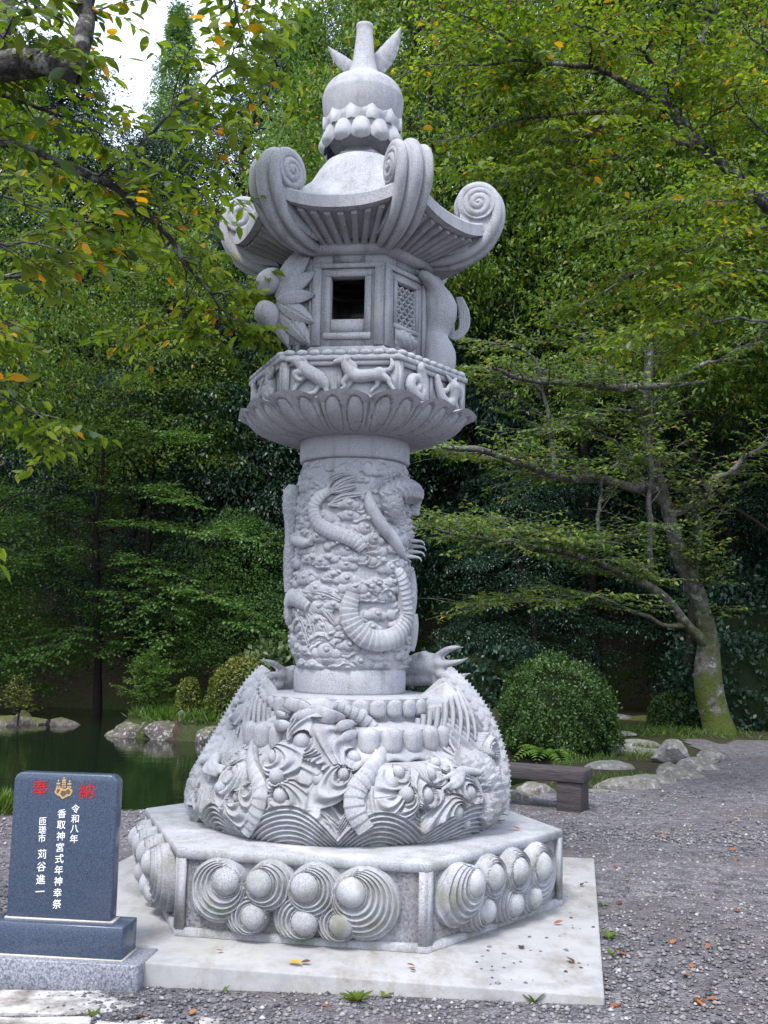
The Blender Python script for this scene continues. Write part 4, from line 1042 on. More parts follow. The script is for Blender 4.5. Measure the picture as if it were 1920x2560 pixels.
tag(link('loose_gravel', stones_me('loose_gravel', Pg, Sg, 2), M['pebble']), 'loose crushed gravel scattered over the yard', 'gravel', kind='stuff')

# ---------------------------------------------------------------- white concrete slab
t = NT('pale_concrete'); P0 = t.n.new('ShaderNodeNewGeometry').outputs['Position']
c = t.ramp(t.noise(3.5, 6, .65, P0), [(.3, (.20, .20, .205)), (.5, (.295, .293, .293)), (.7, (.335, .33, .325))])
c = t.mix(c, (.20, .175, .15), t.ramp(t.noise(5, 6, .75, t.coordpos(P0, (1, .45, 1))), [(.50, (0, 0, 0)), (.70, (.95, .95, .95))]))
c = t.mix(c, (.30, .31, .24), t.ramp(t.noise(2.0, 5, .7, P0), [(.55, (0, 0, 0)), (.75, (.7, .7, .7))]))
t.set(c, .88, .3); t.bump(t.noise(60, 5, .7, P0), .25, .006); M['concrete'] = t.m
mb = MB(); n = len(SLAB); zt = .120
Vt = [(x, y, zt) for x, y in SLAB]; Vb = [(x, y, -.06) for x, y in SLAB]
mb.add(Vt + Vb, [((k + 1) % n, k, n + k, n + (k + 1) % n) for k in range(n)]); mb.add(Vt, [tuple(range(n))])
me = mb.me('concrete_slab', False); bm = bmesh.new(); bm.from_mesh(me); bmesh.ops.remove_doubles(bm, verts=bm.verts, dist=1e-5); bmesh.ops.recalc_face_normals(bm, faces=bm.faces); bm.to_mesh(me); bm.free()
slab = link('concrete_slab', me, M['concrete']); bevel(slab, .008, 2); tag(slab, 'whitish square concrete slab under the stone lantern', 'slab')

# ---------------------------------------------------------------- rocks
def rock_mat(name, a, b, moss=.4, lich=.3, mossc=(.075, .085, .02)):
    t = NT(name); g = t.n.new('ShaderNodeNewGeometry'); P0 = g.outputs['Position']
    c = t.ramp(t.noise(9, 6, .7, P0), [(.3, a), (.7, b)])
    c = t.mix(c, (.50, .50, .50), t.math('MULTIPLY', t.ramp(t.noise(17, 4, .6, P0), [(.54, (0, 0, 0)), (.62, (1, 1, 1))]), lich))
    sep = t.n.new('ShaderNodeSeparateXYZ'); t.l.new(g.outputs['Normal'], sep.inputs[0])
    up = t.ramp(t.math('ADD', sep.outputs[2], t.math('MULTIPLY', t.math('SUBTRACT', t.noise(7, 4, .6, P0), .5), 1.6)), [(.45, (0, 0, 0)), (.8, (1, 1, 1))])
    c = t.mix(c, t.ramp(t.noise(60, 2, .5, P0), [(.3, tuple(v * .6 for v in mossc)), (.7, tuple(v * 1.4 for v in mossc))]), t.math('MULTIPLY', up, moss))
    t.set(c, .92, .25); t.bump(t.noise(26, 6, .75, P0), .7, .03); return t.m
M['rock'] = rock_mat('weathered_rock', (.09, .08, .078), (.24, .225, .22), .3, .45)
M['rock_moss'] = rock_mat('mossy_rock', (.06, .05, .045), (.17, .15, .14), .9, .15)
M['rock_bank'] = rock_mat('lichen_rock', (.045, .036, .034), (.13, .115, .11), .45, .55)
M['flag'] = rock_mat('flagstone', (.11, .105, .105), (.24, .23, .23), .30, .35, (.07, .09, .02))
def rock_me(name, seed, flat=.6, jag=.28, sub=3):
    bm = bmesh.new(); bmesh.ops.create_icosphere(bm, subdivisions=sub, radius=1)
    r = np.random.default_rng(seed); K = nrm(r.normal(size=(11, 3))); dd = .56 + .34 * r.random(11); ph = r.random(6) * 6.28; fr = r.normal(size=(6, 3)) * 2.2
    for v in bm.verts:
        p = np.array(v.co); d = p / np.linalg.norm(p)
        s = min(1.0, min((dd[i] / max(1e-3, d @ K[i])) if d @ K[i] > 0 else 9 for i in range(11)))
        s *= 1 + .04 * math.sin(fr[0] @ d * 5 + 1) * math.sin(fr[1] @ d * 5) + jag * .25 * sum(math.sin(fr[i] @ d + ph[i]) for i in range(6)) / 3
        v.co = Vector(d * s); v.co.z *= flat
    me = bpy.data.meshes.new(name); bm.to_mesh(me); bm.free()
    me.polygons.foreach_set('use_smooth', np.ones(len(me.polygons), bool)); return sharp(me, 28)
def rock(name, loc, dims, rz, mat, label, group=None, seed=1, flat=1.0, cat='rock', jag=.28):
    o = link(name, rock_me(name, seed, flat, jag), mat, None, loc, (0, 0, rz)); o.scale = (dims[0] / 2, dims[1] / 2, dims[2])
    return tag(o, label, cat, group)
edge = [((1283, 2002), (.55, .4, .16), .1, 'flat grey edging stone half hidden by the lantern base, beside the bench'), ((1339, 1985), (.62, .40, .20), .3, 'rounded brownish edging stone under the bench seat'),
        ((1505, 1985), (1.35, .55, .12), -.05, 'long low whitish edging stone right of the bench leg'), ((1573, 1972), (.80, .45, .22), .15, 'brown wedge-shaped edging stone in the middle of the gravel border'),
        ((1640, 1962), (.72, .5, .20), .0, 'pale squarish edging stone next to the jagged grey rock'), ((1705, 1945), (.85, .55, .30), .4, 'jagged mossy grey edging rock, largest of the border'),
        ((1757, 1924), (.62, .5, .26), -.3, 'mottled grey edging rock near the end of the border'), ((1788, 1905), (.55, .5, .24), .5, 'brown blocky edging rock at the far end of the gravel border')]
for k, (p, d, a, lab) in enumerate(edge):
    q = gpt(*p); rock('edging_rock', (q.x, q.y + d[1] * .3, -.05), (d[0], d[1], d[2] * .8), a, M['rock'], lab, 'rocks edging the gravel', 20 + k)
steps = [((1545, 1838), (.75, .5), 'largest pale stepping stone near the round bush'), ((1590, 1862), (.95, .45), 'wide grey stepping stone in the middle of the path'), ((1555, 1880), (.95, .42), 'near-white stepping stone with a pointed end'),
         ((1510, 1917), (.75, .38), 'low flat stepping stone nearest the bench'), ((1480, 1870), (.6, .4), 'mossy stepping stone at the foot of the round bush'), ((1680, 1905), (.6, .45), 'upright slanted pale stone beside the border rocks'),
         ((1540, 1796), (.8, .5), 'dim flat stepping stone in the shade before the trees'), ((1600, 1798), (1.2, .6), 'dark mossy slab-like stone at the head of the path'), ((1660, 1880), (.7, .4), 'brown flat stone between the moss and the gravel')]
for k, (p, d, lab) in enumerate(steps):
    q = gpt(*p); rock('stepping_stone', (q.x, q.y, hz(q.x, q.y) - .01 + (.1 if k == 5 else 0)), (d[0], d[1], .10 if k != 5 else .2), .2 * math.sin(k * 3), M['flag'] if k not in (7,) else M['rock_moss'], lab, 'stepping stones of the garden path', 40 + k, 1, 'stepping stone', .2)
bank = [((345, 1834), (1.05, .8, .30), 'low reddish bank rock at the left tip of the grassy point'), ((440, 1838), (.95, .7, .34), 'grey lichen-patched bank rock in the middle of the grassy point'), ((500, 1836), (.85, .8, .60), 'tall jagged whitish bank rock beside the lantern base'), ((560, 1842), (.9, .7, .4), 'bank rock half hidden behind the lantern base'), ((395, 1832), (.5, .5, .28), 'small dark bank rock wedged between two larger ones')]
for k, (p, d, lab) in enumerate(bank):
    q = gpt(p[0], p[1], WATER_Z); rock('bank_rock', (q.x, q.y - .68 + .2 * (k == 0), WATER_Z + .02), (d[0] * .95, d[1] * .9, d[2] * .82), .3 * k, M['rock_bank'], lab, 'rocks along the pond bank', 60 + k, 1, 'rock', .4)
for k, (p, d, lab) in enumerate([((82, 1812), (.55, .5, .24), 'moss-covered rounded rock in the pond beside the small conifer'), ((155, 1814), (.78, .5, .17), 'flat low rock in the pond topped with green moss'), ((5, 1815), (.7, .6, .30), 'dark mossy rock at the left edge of the pond'), ((45, 1806), (.6, .5, .25), 'moss mound at the foot of the small conifer')]):
    q = gpt(p[0], p[1], WATER_Z); rock('pond_rock', (q.x, q.y + .2, WATER_Z - .03), d, .3 * k, M['rock_moss'], lab, 'mossy rocks in the pond', 80 + k, 1, 'rock', .15)
# foundation stones and flat kerb stones at the lower edge of the frame
t = NT('kerb_stone'); P0 = t.n.new('ShaderNodeNewGeometry').outputs['Position']
c = t.ramp(t.noise(4.5, 5, .65, P0), [(.36, (.12, .105, .10)), (.46, (.26, .24, .22)), (.60, (.52, .52, .52))]); t.set(c, .92, .2); t.bump(t.noise(50, 5, .7, P0), .5, .008); M['kerb'] = t.m
def flatstone(name, pts, z0, z1, mat, label, cat, group=None):
    bm = bmesh.new(); r = random.Random(len(pts) + int(abs(pts[0][0]) * 100)); P = []
    for i in range(len(pts)):
        a, b = Vector(pts[i]), Vector(pts[(i + 1) % len(pts)])
        for k in range(5): q = a.lerp(b, k / 5); P.append((q.x + r.uniform(-.012, .012), q.y + r.uniform(-.012, .012)))
    vs = [bm.verts.new((x, y, z1 + r.uniform(-.004, .004))) for x, y in P]; f = bm.faces.new(vs); ex = bmesh.ops.extrude_face_region(bm, geom=[f])
    for v in [g_ for g_ in ex['geom'] if isinstance(g_, bmesh.types.BMVert)]: v.co.z = z0
    bmesh.ops.recalc_face_normals(bm, faces=bm.faces); me = bpy.data.meshes.new(name); bm.to_mesh(me); bm.free()
    o = link(name, me, mat); bevel(o, .012, 2); return tag(o, label, cat, group)
def gq(px, py, z=.02): p = gpt(px, py, z); return (p.x, p.y)
flatstone('foundation_stone', [gq(-140, 2470), gq(360, 2480), gq(405, 2458), gq(398, 2482), gq(345, 2515), gq(300, 2536), gq(-140, 2528)], -.06, .018, M['kerb'], 'stained whitish foundation stone under the memorial tablet', 'foundation stone')
flatstone('kerb_stone', [gq(-100, 2545), gq(230, 2546), gq(236, 2640), gq(-100, 2640)], -.05, .028, M['kerb'], 'flat kerb stone at the bottom left below the memorial tablet', 'kerb stone', 'kerb stones along the lower edge')
flatstone('kerb_stone', [gq(500, 2542), gq(800, 2546), gq(812, 2640), gq(500, 2640)], -.05, .03, M['kerb'], 'flat kerb stone in front of the slab, below the yellow leaf', 'kerb stone', 'kerb stones along the lower edge')
flatstone('kerb_stone', [gq(1355, 2556, .09), gq(1600, 2554, .09), gq(1600, 2640, .09), gq(1355, 2640, .09)], -.05, .088, M['kerb'], 'thin sliver of kerb stone at the lower right', 'kerb stone', 'kerb stones along the lower edge')
flatstone('kerb_stone', [gq(240, 2552), gq(492, 2550), gq(490, 2640), gq(246, 2640)], -.05, .026, M['kerb'], 'flat kerb stone between the tablet and the slab corner', 'kerb stone', 'kerb stones along the lower edge')

# ---------------------------------------------------------------- bench
t = NT('weathered_timber'); W_ = t.coord('Object', (1.2, 14, 14))
c = t.ramp(t.noise(5, 6, .7, W_), [(.3, (.022, .018, .018)), (.6, (.062, .054, .056)), (.8, (.13, .115, .12))]); t.set(c, .85, .25); t.bump(t.noise(6, 6, .7, W_), .5, .01); M['timber'] = t.m
q = gpt(1452, 2036); ba = math.radians(-24)
bench = empty('timber_bench', (q.x, q.y, yz(q.x, q.y) - .01), ba); tag(bench, 'low dark weathered timber bench behind the lantern base', 'bench')
for k, (y0, y1) in enumerate(((.0, .165), (.185, .355))):
    o = MB().box((-.78, (y0 + y1) / 2, .325), (1.62, y1 - y0, .105)).build('seat_plank', M['timber'], bench, smooth=False); bevel(o, .008)
for x in (-.115, -1.40):
    o = MB().box((x, .175, .136), (.225, .31, .272)).build('leg', M['timber'], bench, smooth=False); bevel(o, .008)

# ---------------------------------------------------------------- memorial tablet
def polished(name, a, b, rough, sc):
    t = NT(name); P0 = t.n.new('ShaderNodeNewGeometry').outputs['Position']
    c = t.ramp(t.noise(sc, 3, .75, P0), [(.38, a), (.62, b)]); t.set(c, rough, .5); return t.m
M['tablet'] = polished('dark_polished_granite', (.030, .042, .068), (.070, .092, .138), .20, 170)
M['base_granite'] = polished('speckled_granite', (.085, .09, .11), (.30, .31, .35), .45, 95)
M['mortar'] = polished('mortar', (.42, .38, .34), (.5, .46, .42), .9, 60)
def paint(name, col, rough=.5): return NT(name).set(col, rough, .3).m
M['red'] = paint('red_paint', (.42, .012, .012)); M['white'] = paint('white_paint', (.80, .81, .80)); M['gold'] = paint('bronze_paint', (.42, .27, .12)); M['dkgold'] = paint('dark_bronze_paint', (.10, .075, .05))
stele = empty('memorial_tablet', (SO[0], SO[1], 0.0), sb); tag(stele, 'dark polished granite tablet with red and white Japanese lettering on stepped base', 'memorial tablet')
bz0 = -.010
o = MB().box((-.395, .135, bz0 + .069), (.79, .265, .138)).build('base', M['base_granite'], stele, smooth=False); bevel(o, .006)
o = MB().box((-.395, .133, bz0 + .1405), (.618, .188, .009)).build('mortar_bed', M['mortar'], stele, smooth=False)
o = MB().box((-.395, .133, bz0 + .2115), (.610, .180, .137)).build('plinth_block', M['tablet'], stele, smooth=False); bevel(o, .005)
o = MB().box((-.405, .135, bz0 + .2835), (.498, .088, .009)).build('mortar_bed', M['mortar'], stele, smooth=False)
# slab with rounded shoulders
tz0, tz1, tw, tr, ty0, ty1 = bz0 + .287, bz0 + .916, .242, .040, .096, .166
ol = [(-tw, tz0), (tw, tz0)] + [(tw - tr + tr * math.cos(a), tz1 - tr + tr * math.sin(a)) for a in np.linspace(0, PI / 2, 8)] + [(-tw + tr + tr * math.cos(a), tz1 - tr + tr * math.sin(a)) for a in np.linspace(PI / 2, PI, 8)]
n = len(ol); cx0 = -.408
V = [(cx0 + x, y, z) for y in (ty0, ty1) for x, z in ol]; mb = MB(); mb.add(V, [((k + 1) % n, k, n + k, n + (k + 1) % n)[::-1] for k in range(n)]); mb.add(V[:n], [tuple(range(n))]); mb.add(V[n:], [tuple(range(n))[::-1]])
me = mb.me('tablet', False); bm = bmesh.new(); bm.from_mesh(me); bmesh.ops.remove_doubles(bm, verts=bm.verts, dist=1e-5); bmesh.ops.recalc_face_normals(bm, faces=bm.faces); bm.to_mesh(me); bm.free()
tab = link('tablet', me, M['tablet'], stele); bevel(tab, .007, 3)
def glyph(ch, u, w, size, mat, name='inscription_character', wx=1.0):
    cu = bpy.data.curves.new('t', 'FONT'); cu.body = ch; cu.size = size; cu.extrude = .0012; cu.offset = 0.0; cu.align_x = 'CENTER'; cu.align_y = 'CENTER'; cu.resolution_u = 4
    ob = bpy.data.objects.new('t', cu); COL.objects.link(ob); me = evalmesh(ob, name); bpy.data.objects.remove(ob); bpy.data.curves.remove(cu)
    co = np.empty(len(me.vertices) * 3, np.float32); me.vertices.foreach_get('co', co); co = co.reshape(-1, 3)
    if len(co):
        c_ = (co.max(0) + co.min(0)) / 2; co = co - c_
        z_ = co[:, 1] + .10 * co[:, 0]; co = np.stack([co[:, 0] * wx, -co[:, 2], z_], -1)      # slight rising slant of the brush hand
        me.vertices.foreach_set('co', co.astype(np.float32).ravel()); me.update()
    me.materials.clear()
    return link(name, me, mat, tab, (u, ty0 - .0012, w))
# columns: measured on the face, width .50, height .683
def fu(x): return cx0 - tw + x * 2 * tw
def fz(v): return tz1 - v * (tz1 - tz0)
glyph('奉', fu(.262), fz(.105), .076, M['red']); glyph('納', fu(.712), fz(.112), .076, M['red'])
for k, ch in enumerate('令和八年'): glyph(ch, fu(.612 + .0 * k), fz(.240 + .069 * k), .040, M['white'])
for k, ch in enumerate('香取神宮式年神幸祭'): glyph(ch, fu(.483 + .0 * k), fz(.278 + .0775 * k), .042, M['white'])
for k, ch in enumerate('匝瑳市'): glyph(ch, fu(.305), fz(.335 + .059 * k), .038, M['white'])
for k, (ch, v) in enumerate((('苅', .562), ('谷', .648), ('進', .735), ('一', .818))): glyph(ch, fu(.315), fz(v), .045, M['white'])
# crest: three lobed leaves below three flower sprays
def flat_poly(pts, y, name, mat, parent):
    mb = MB(); m = len(pts); mb.add([(x, y, z) for x, z in pts] + [(x, ty0 + .001, z) for x, z in pts], [((k + 1) % m, k, m + k, m + (k + 1) % m) for k in range(m)]); mb.add([(x, y, z) for x, z in pts], [tuple(range(m))]); return mb.build(name, mat, parent, smooth=False)
ec, ez = fu(.487), fz(.105)
crest_o = tab
def lobed(cx, cz, r, rot, sx=1.0):
    out = []
    for a in np.linspace(0, 2 * PI, 60, endpoint=False):
        q = r * (.80 + .20 * abs(math.sin(2.5 * a + .3))); out.append((cx + sx * q * math.cos(a + rot), cz + q * math.sin(a + rot)))
    return out
for k, (dx, dz, r, rot) in enumerate(((-.022, -.012, .020, .4), (.022, -.012, .020, 2.2), (0, -.020, .024, PI * .5))):
    flat_poly(lobed(ec + dx, ez + dz, r, rot), ty0 - .0015 - .0004 * k, 'crest_leaf', M['gold'], crest_o)
    flat_poly(lobed(ec + dx, ez + dz, r * .58, rot), ty0 - .0022 - .0004 * k, 'crest_leaf_inset', M['dkgold'], crest_o)
for dx, n_, h in ((-.026, 3, .026), (0, 5, .038), (.026, 3, .026)):
    mb = MB(); mb.box((ec + dx, ty0 - .001, ez + .004 + h / 2), (.0022, .002, h))
    for i in range(n_):
        for s_ in ((-1, 1) if i < n_ - 1 else (0,)): mb.sphere((ec + dx + s_ * .0055, ty0 - .001, ez + .008 + h * i / (n_ - 1)), (.0048, .0015, .0044), (8, 5))
    mb.build('crest_flower', M['gold'], crest_o)
# ================================================================== VEGETATION
t = NT('bark_lichen'); P0 = t.n.new('ShaderNodeNewGeometry').outputs['Position']
c = t.ramp(t.noise(22, 5, .7, P0), [(.35, (.028, .025, .025)), (.65, (.11, .10, .094))]); c = t.mix(c, (.32, .34, .31), t.ramp(t.noise(11, 5, .7, P0), [(.51, (0, 0, 0)), (.66, (.85, .85, .85))]))
t.set(c, .95, .15); t.bump(t.noise(40, 5, .7, P0), .9, .02); M['bark'] = t.m
t = NT('bark_moss'); P0 = t.n.new('ShaderNodeNewGeometry').outputs['Position']
c = t.ramp(t.noise(8, 5, .7, P0), [(.35, (.05, .046, .042)), (.65, (.17, .16, .15))]); c = t.mix(c, (.34, .37, .33), t.ramp(t.noise(6.5, 5, .7, P0), [(.55, (0, 0, 0)), (.64, (.8, .8, .8))]))
sep = t.n.new('ShaderNodeSeparateXYZ'); t.l.new(P0, sep.inputs[0]); mz = t.n.new('ShaderNodeMapRange'); mz.inputs[1].default_value = 3.4; mz.inputs[2].default_value = .6; t.l.new(sep.outputs[2], mz.inputs[0])
c = t.mix(c, (.058, .080, .012), t.math('MULTIPLY', mz.outputs[0], t.ramp(t.noise(1.9, 4, .6, P0), [(.38, (0, 0, 0)), (.50, (.95, .95, .95))]))); t.set(c, .95, .15); t.bump(t.noise(18, 5, .7, P0), .9, .05); M['bark_moss'] = t.m
t = NT('bark_pale'); P0 = t.n.new('ShaderNodeNewGeometry').outputs['Position']
c = t.ramp(t.noise(9, 5, .7, P0), [(.35, (.07, .065, .06)), (.65, (.24, .23, .215))]); t.set(c, .95, .15); M['bark_pale'] = t.m
t = NT('bark_dark'); t.set((.018, .015, .013), .95, .1); M['bark_dark'] = t.m
M['cherry'] = leafmat('cherry_leaf', [(0, (.085, .15, .014)), (.35, (.15, .235, .020)), (.7, (.22, .30, .025)), (.965, (.28, .34, .03)), (.975, (.55, .30, .015)), (1, (.50, .20, .012))], .55)
M['cherry_far'] = leafmat('cherry_leaf_far', [(0, (.055, .11, .028)), (.4, (.105, .185, .036)), (.8, (.18, .26, .042)), (.982, (.20, .27, .035)), (.988, (.5, .28, .03)), (1, (.45, .17, .02))], .45)
M['maple'] = leafmat('maple_leaf', [(0, (.042, .098, .034)), (.5, (.088, .175, .048)), (1, (.15, .25, .060))], .45)
M['ever'] = leafmat('evergreen_leaf', [(0, (.008, .026, .021)), (.5, (.017, .050, .034)), (1, (.040, .088, .052))], .25, .4, spec=.45)
M['ever_lt'] = leafmat('pale_evergreen_leaf', [(0, (.045, .075, .028)), (.5, (.085, .125, .045)), (1, (.15, .19, .08))], .3, .45)
M['cedar'] = leafmat('cedar_spray', [(0, (.04, .095, .014)), (.5, (.085, .18, .022)), (1, (.14, .25, .03))], .35, .5)
M['bushleaf'] = leafmat('clipped_leaf', [(0, (.022, .055, .014)), (.5, (.045, .095, .022)), (1, (.085, .15, .03))], .25)
M['bushmoss'] = leafmat('yellow_clipped_leaf', [(0, (.06, .075, .014)), (.5, (.12, .14, .022)), (1, (.19, .19, .03))], .25)
M['fernleaf'] = leafmat('fern_leaf', [(0, (.06, .13, .02)), (1, (.15, .25, .05))], .4)
M['grassblade'] = leafmat('grass_blade', [(0, (.045, .095, .014)), (.6, (.095, .17, .025)), (1, (.16, .20, .05))], .4)
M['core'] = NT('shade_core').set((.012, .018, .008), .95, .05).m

def leaf_mesh(name, P, Dr, N, L, wr=.5, six=False, fold=.12):
    """leaves as folded diamonds: P base points, Dr directions, N face normals, L lengths"""
    n = len(P); Dr = nrm(Dr); S = nrm(np.cross(Dr, N)); N = np.cross(S, Dr); L = np.asarray(L)[:, None]
    if not six:
        V = np.stack([P, P + Dr * L * .48 + S * L * wr * .5 + N * L * fold, P + Dr * L - N * L * .10, P + Dr * L * .48 - S * L * wr * .5 + N * L * fold], 1)
        F = np.arange(4 * n).reshape(-1, 4); return npme(name, V.reshape(-1, 3), F, False)
    V = np.stack([P, P + Dr * L * .28 + S * L * wr * .43 + N * L * fold, P + Dr * L * .66 + S * L * wr * .40 + N * L * fold * .7, P + Dr * L - N * L * .12,
                  P + Dr * L * .66 - S * L * wr * .40 + N * L * fold * .7, P + Dr * L * .28 - S * L * wr * .43 + N * L * fold], 1)
    k = 6 * np.arange(n)[:, None]; F = np.concatenate([k + np.array([0, 1, 2, 3]), k + np.array([0, 3, 4, 5])], 0)
    return npme(name, V.reshape(-1, 3), F, False)

def grow(limbs, seed, twig_gap=.16, twig_len=(.35, .9), sub_gap=.11, sub_len=(.12, .34), leaf_gap=.045, leafL=(.06, .10), start=.12, droop=.25, updown=(-.10, .35), flat=.8, bare=0.0, twig_r=.006):
    """limbs: list of (points (n,4) x,y,z,r). Returns tube list and leaf arrays"""
    r = np.random.default_rng(seed); tubes = []; LP, LD, LN, LL = [], [], [], []
    up = np.array([0, 0, 1.0])
    for limb in limbs:
        Q = np.asarray(limb); P = Q[:, :3]; seg = np.linalg.norm(np.diff(P, axis=0), axis=1); s = np.concatenate([[0], np.cumsum(seg)]); tot = s[-1]
        tubes.append((P, Q[:, 3], 8 if Q[:, 3].max() > .012 else 5)); T = nrm(np.gradient(P, axis=0))
        st = start * tot; k = max(1, int((tot - st) / twig_gap))
        for q in np.sort(st + (tot - st) * r.random(k)):
            p = np.array([np.interp(q, s, P[:, i]) for i in range(3)]); tg = np.array([np.interp(q, s, T[:, i]) for i in range(3)])
            side = np.cross(tg, up); side = side / (np.linalg.norm(side) + 1e-6) * (1 if r.random() < .5 else -1)
            d = tg * (.35 + .5 * r.random()) + side * (.5 + .6 * r.random()) + up * (updown[0] + (updown[1] - updown[0]) * r.random()); d /= np.linalg.norm(d)
            ln = twig_len[0] + (twig_len[1] - twig_len[0]) * r.random(); ln *= 1 - .35 * q / tot
            n = 6; u = np.linspace(0, 1, n)[:, None]; bend = r.normal(size=3) * .10 * ln
            tw = p + d * ln * u + (bend - up * droop * ln * .5) * u ** 2
            rb = min(twig_r, .4 * np.interp(q, s, Q[:, 3])) + .0012
            tubes.append((tw, np.linspace(rb, max(.0014, rb * .25), n), 3)); tt = nrm(np.gradient(tw, axis=0))
            m = max(2, int(ln / sub_gap)); segs = [(tw[n // 3], tt[n // 2], ln * .66)]
            for i in range(m):
                f = (i + .6) / m * (n - 1); i0 = min(int(f), n - 2); pp = tw[i0] + (tw[i0 + 1] - tw[i0]) * (f - i0)
                sd = np.cross(tt[i0], up); sd = sd / (np.linalg.norm(sd) + 1e-6) * (1 if i % 2 else -1)
                dd = tt[i0] * .6 + sd * .8 + up * r.uniform(-.25, .25); dd /= np.linalg.norm(dd); l2 = r.uniform(*sub_len)
                tubes.append((np.array([pp, pp + dd * l2 * .5, pp + dd * l2 - up * .1 * l2]), np.array([.0026, .0018, .001]) * (twig_r / .006), 3)); segs.append((pp, dd, l2))
            for (pp, dd, l2) in segs:
                if r.random() < bare: continue
                c_ = max(2, int(l2 / leaf_gap)); uu = (np.arange(c_) + .6) / c_; sd = np.cross(dd, up); sd = sd / (np.linalg.norm(sd) + 1e-6)
                sg = np.where(np.arange(c_) % 2, 1, -1)[:, None]
                LP.append(pp + dd * l2 * uu[:, None]); LD.append(dd * .55 + sd * sg * .75 + r.normal(size=(c_, 3)) * .25 - up * (.30 * r.random((c_, 1)) + droop * .6))
                LN.append(up * flat + r.normal(size=(c_, 3)) * .38); LL.append(leafL[0] + (leafL[1] - leafL[0]) * r.random(c_))
    return tubes, np.vstack(LP), np.vstack(LD), np.vstack(LN), np.concatenate(LL)

def tubes_build(name, tubes, mat, parent):
    mb = MB()
    for P, R, sg in tubes: mb.tube(P, R, sg, cap=False)
    o = mb.build(name, mat, parent); return o

def limb_px(pts, n=24):
    """picture points (px, py, depth, radius in m) -> smooth limb"""
    return cr([(*inv(px, py, Y), r) for px, py, Y, r in pts], n)
def gnarl(Q, amp, seed):
    r = np.random.default_rng(seed); n = len(Q); w = np.zeros((n, 3))
    for f in (3, 7): w += np.sin(np.linspace(0, f * 2.1, n)[:, None] * PI + r.random(3) * 6.28) * amp / f * 2
    Q = Q.copy(); Q[:, :3] += w * np.clip(np.linspace(0, 4, n), 0, 1)[:, None]; Q[:, 3] *= 1 + .12 * np.sin(np.linspace(0, 23, n) + r.random() * 6); return Q

def near_leaves(tree, P, Dr, N, L, mats_me, k=300):
    """the leaves that show largest become leaves of their own; returns the mask of the others"""
    p, r_, h = CP, CR, CH; x, y, z = P[:, 0], P[:, 1], P[:, 2] - h
    zc = y * math.cos(p) + z * math.sin(p); yc = -y * math.sin(p) + z * math.cos(p); px = 960 + CF * x / zc; py = 1280 - CF * yc / zc
    vis = (zc > .5) & (px > 5) & (px < 1915) & (py > 5) & (py < 2555); score = np.where(vis, L / zc, -1); idx = np.argsort(-score)[:k]; idx = idx[score[idx] > 0]
    Dn = nrm(Dr); S = nrm(np.cross(Dn, N)); Nn = np.cross(S, Dn)
    for i in idx:
        o = link('leaf', mats_me[int(rng.integers(len(mats_me)))], None, tree)
        Mx = Matrix(((Dn[i, 0], S[i, 0], Nn[i, 0], P[i, 0]), (Dn[i, 1], S[i, 1], Nn[i, 1], P[i, 1]), (Dn[i, 2], S[i, 2], Nn[i, 2], P[i, 2]), (0, 0, 0, 1)))
        o.matrix_local = tree.matrix_world.inverted() @ Mx @ Matrix.Scale(float(L[i]), 4) if False else Matrix.Translation(-tree.location) @ Mx @ Matrix.Scale(float(L[i]), 4)
    m = np.ones(len(P), bool); m[idx] = False; return m

def single_leaf(mat, seed, wr=.5):
    r = np.random.default_rng(seed); us = np.linspace(0, 1, 7); w = wr * .5 * np.sin(PI * us ** .85) ** .8; V = []; F = []
    curl = r.uniform(-.10, .16); tw = r.uniform(-.25, .25)
    for u, ww in zip(us, w):
        zc = -curl * u * u
        V += [(u, ww, zc + ww * .30 + tw * ww * u), (u, 0, zc), (u, -ww, zc + ww * .30 - tw * ww * u)]
    for i in range(6): F += [(3 * i, 3 * i + 3, 3 * i + 4, 3 * i + 1), (3 * i + 1, 3 * i + 4, 3 * i + 5, 3 * i + 2)]
    me = npme('leaf', V, np.array(F)); me.materials.append(mat); return me
def leafcol(name, c, trans=.4):
    t = NT(name); cc = t.mix(c, tuple(v * .7 for v in c), t.noise(3, 3, .6)); t.set(cc, .42, .4); tr = t.n.new('ShaderNodeBsdfTranslucent'); tr.inputs[0].default_value = (c[0] * 1.3, c[1] * 1.2, c[2] * .6, 1); ms = t.n.new('ShaderNodeMixShader'); ms.inputs[0].default_value = trans
    t.l.new(t.b.outputs[0], ms.inputs[1]); t.l.new(tr.outputs[0], ms.inputs[2]); t.l.new(ms.outputs[0], t.out.inputs[0]); return t.m
LC = [leafcol('leaf_green_a', (.085, .14, .016)), leafcol('leaf_green_b', (.12, .17, .02)), leafcol('leaf_green_c', (.05, .095, .025)), leafcol('leaf_green_d', (.15, .19, .025)), leafcol('leaf_yellow', (.55, .30, .015))]
LEAVES = [single_leaf(LC[i], 10 + k, .46 + .05 * (k % 3)) for k, i in enumerate([0, 1, 2, 0, 1, 3, 2, 0, 1, 3, 0, 1, 2, 3, 1, 0, 2, 1, 0, 3, 4])]

def traced_tree(name, label, base, limbs, seed, bark, leafm, gp, near=0, group=None, six=False, wr=.5, extra=None):
    tree = empty(name, base); tag(tree, label, 'tree', group)
    tubes, P, Dr, N, L = grow(limbs, seed, **gp)
    if extra: tubes += extra
    off = np.array(base)
    tubes = [(p - off, r, s) for p, r, s in tubes]
    trunk = tubes_build('trunk', tubes, bark, tree)
    m = near_leaves(tree, P, Dr, N, L, LEAVES, near) if near else np.ones(len(P), bool)
    o = link('crown', leaf_mesh('crown', P[m] - off, Dr[m], N[m], L[m], wr, six), leafm, tree); tag(o, kind='stuff')
    return tree

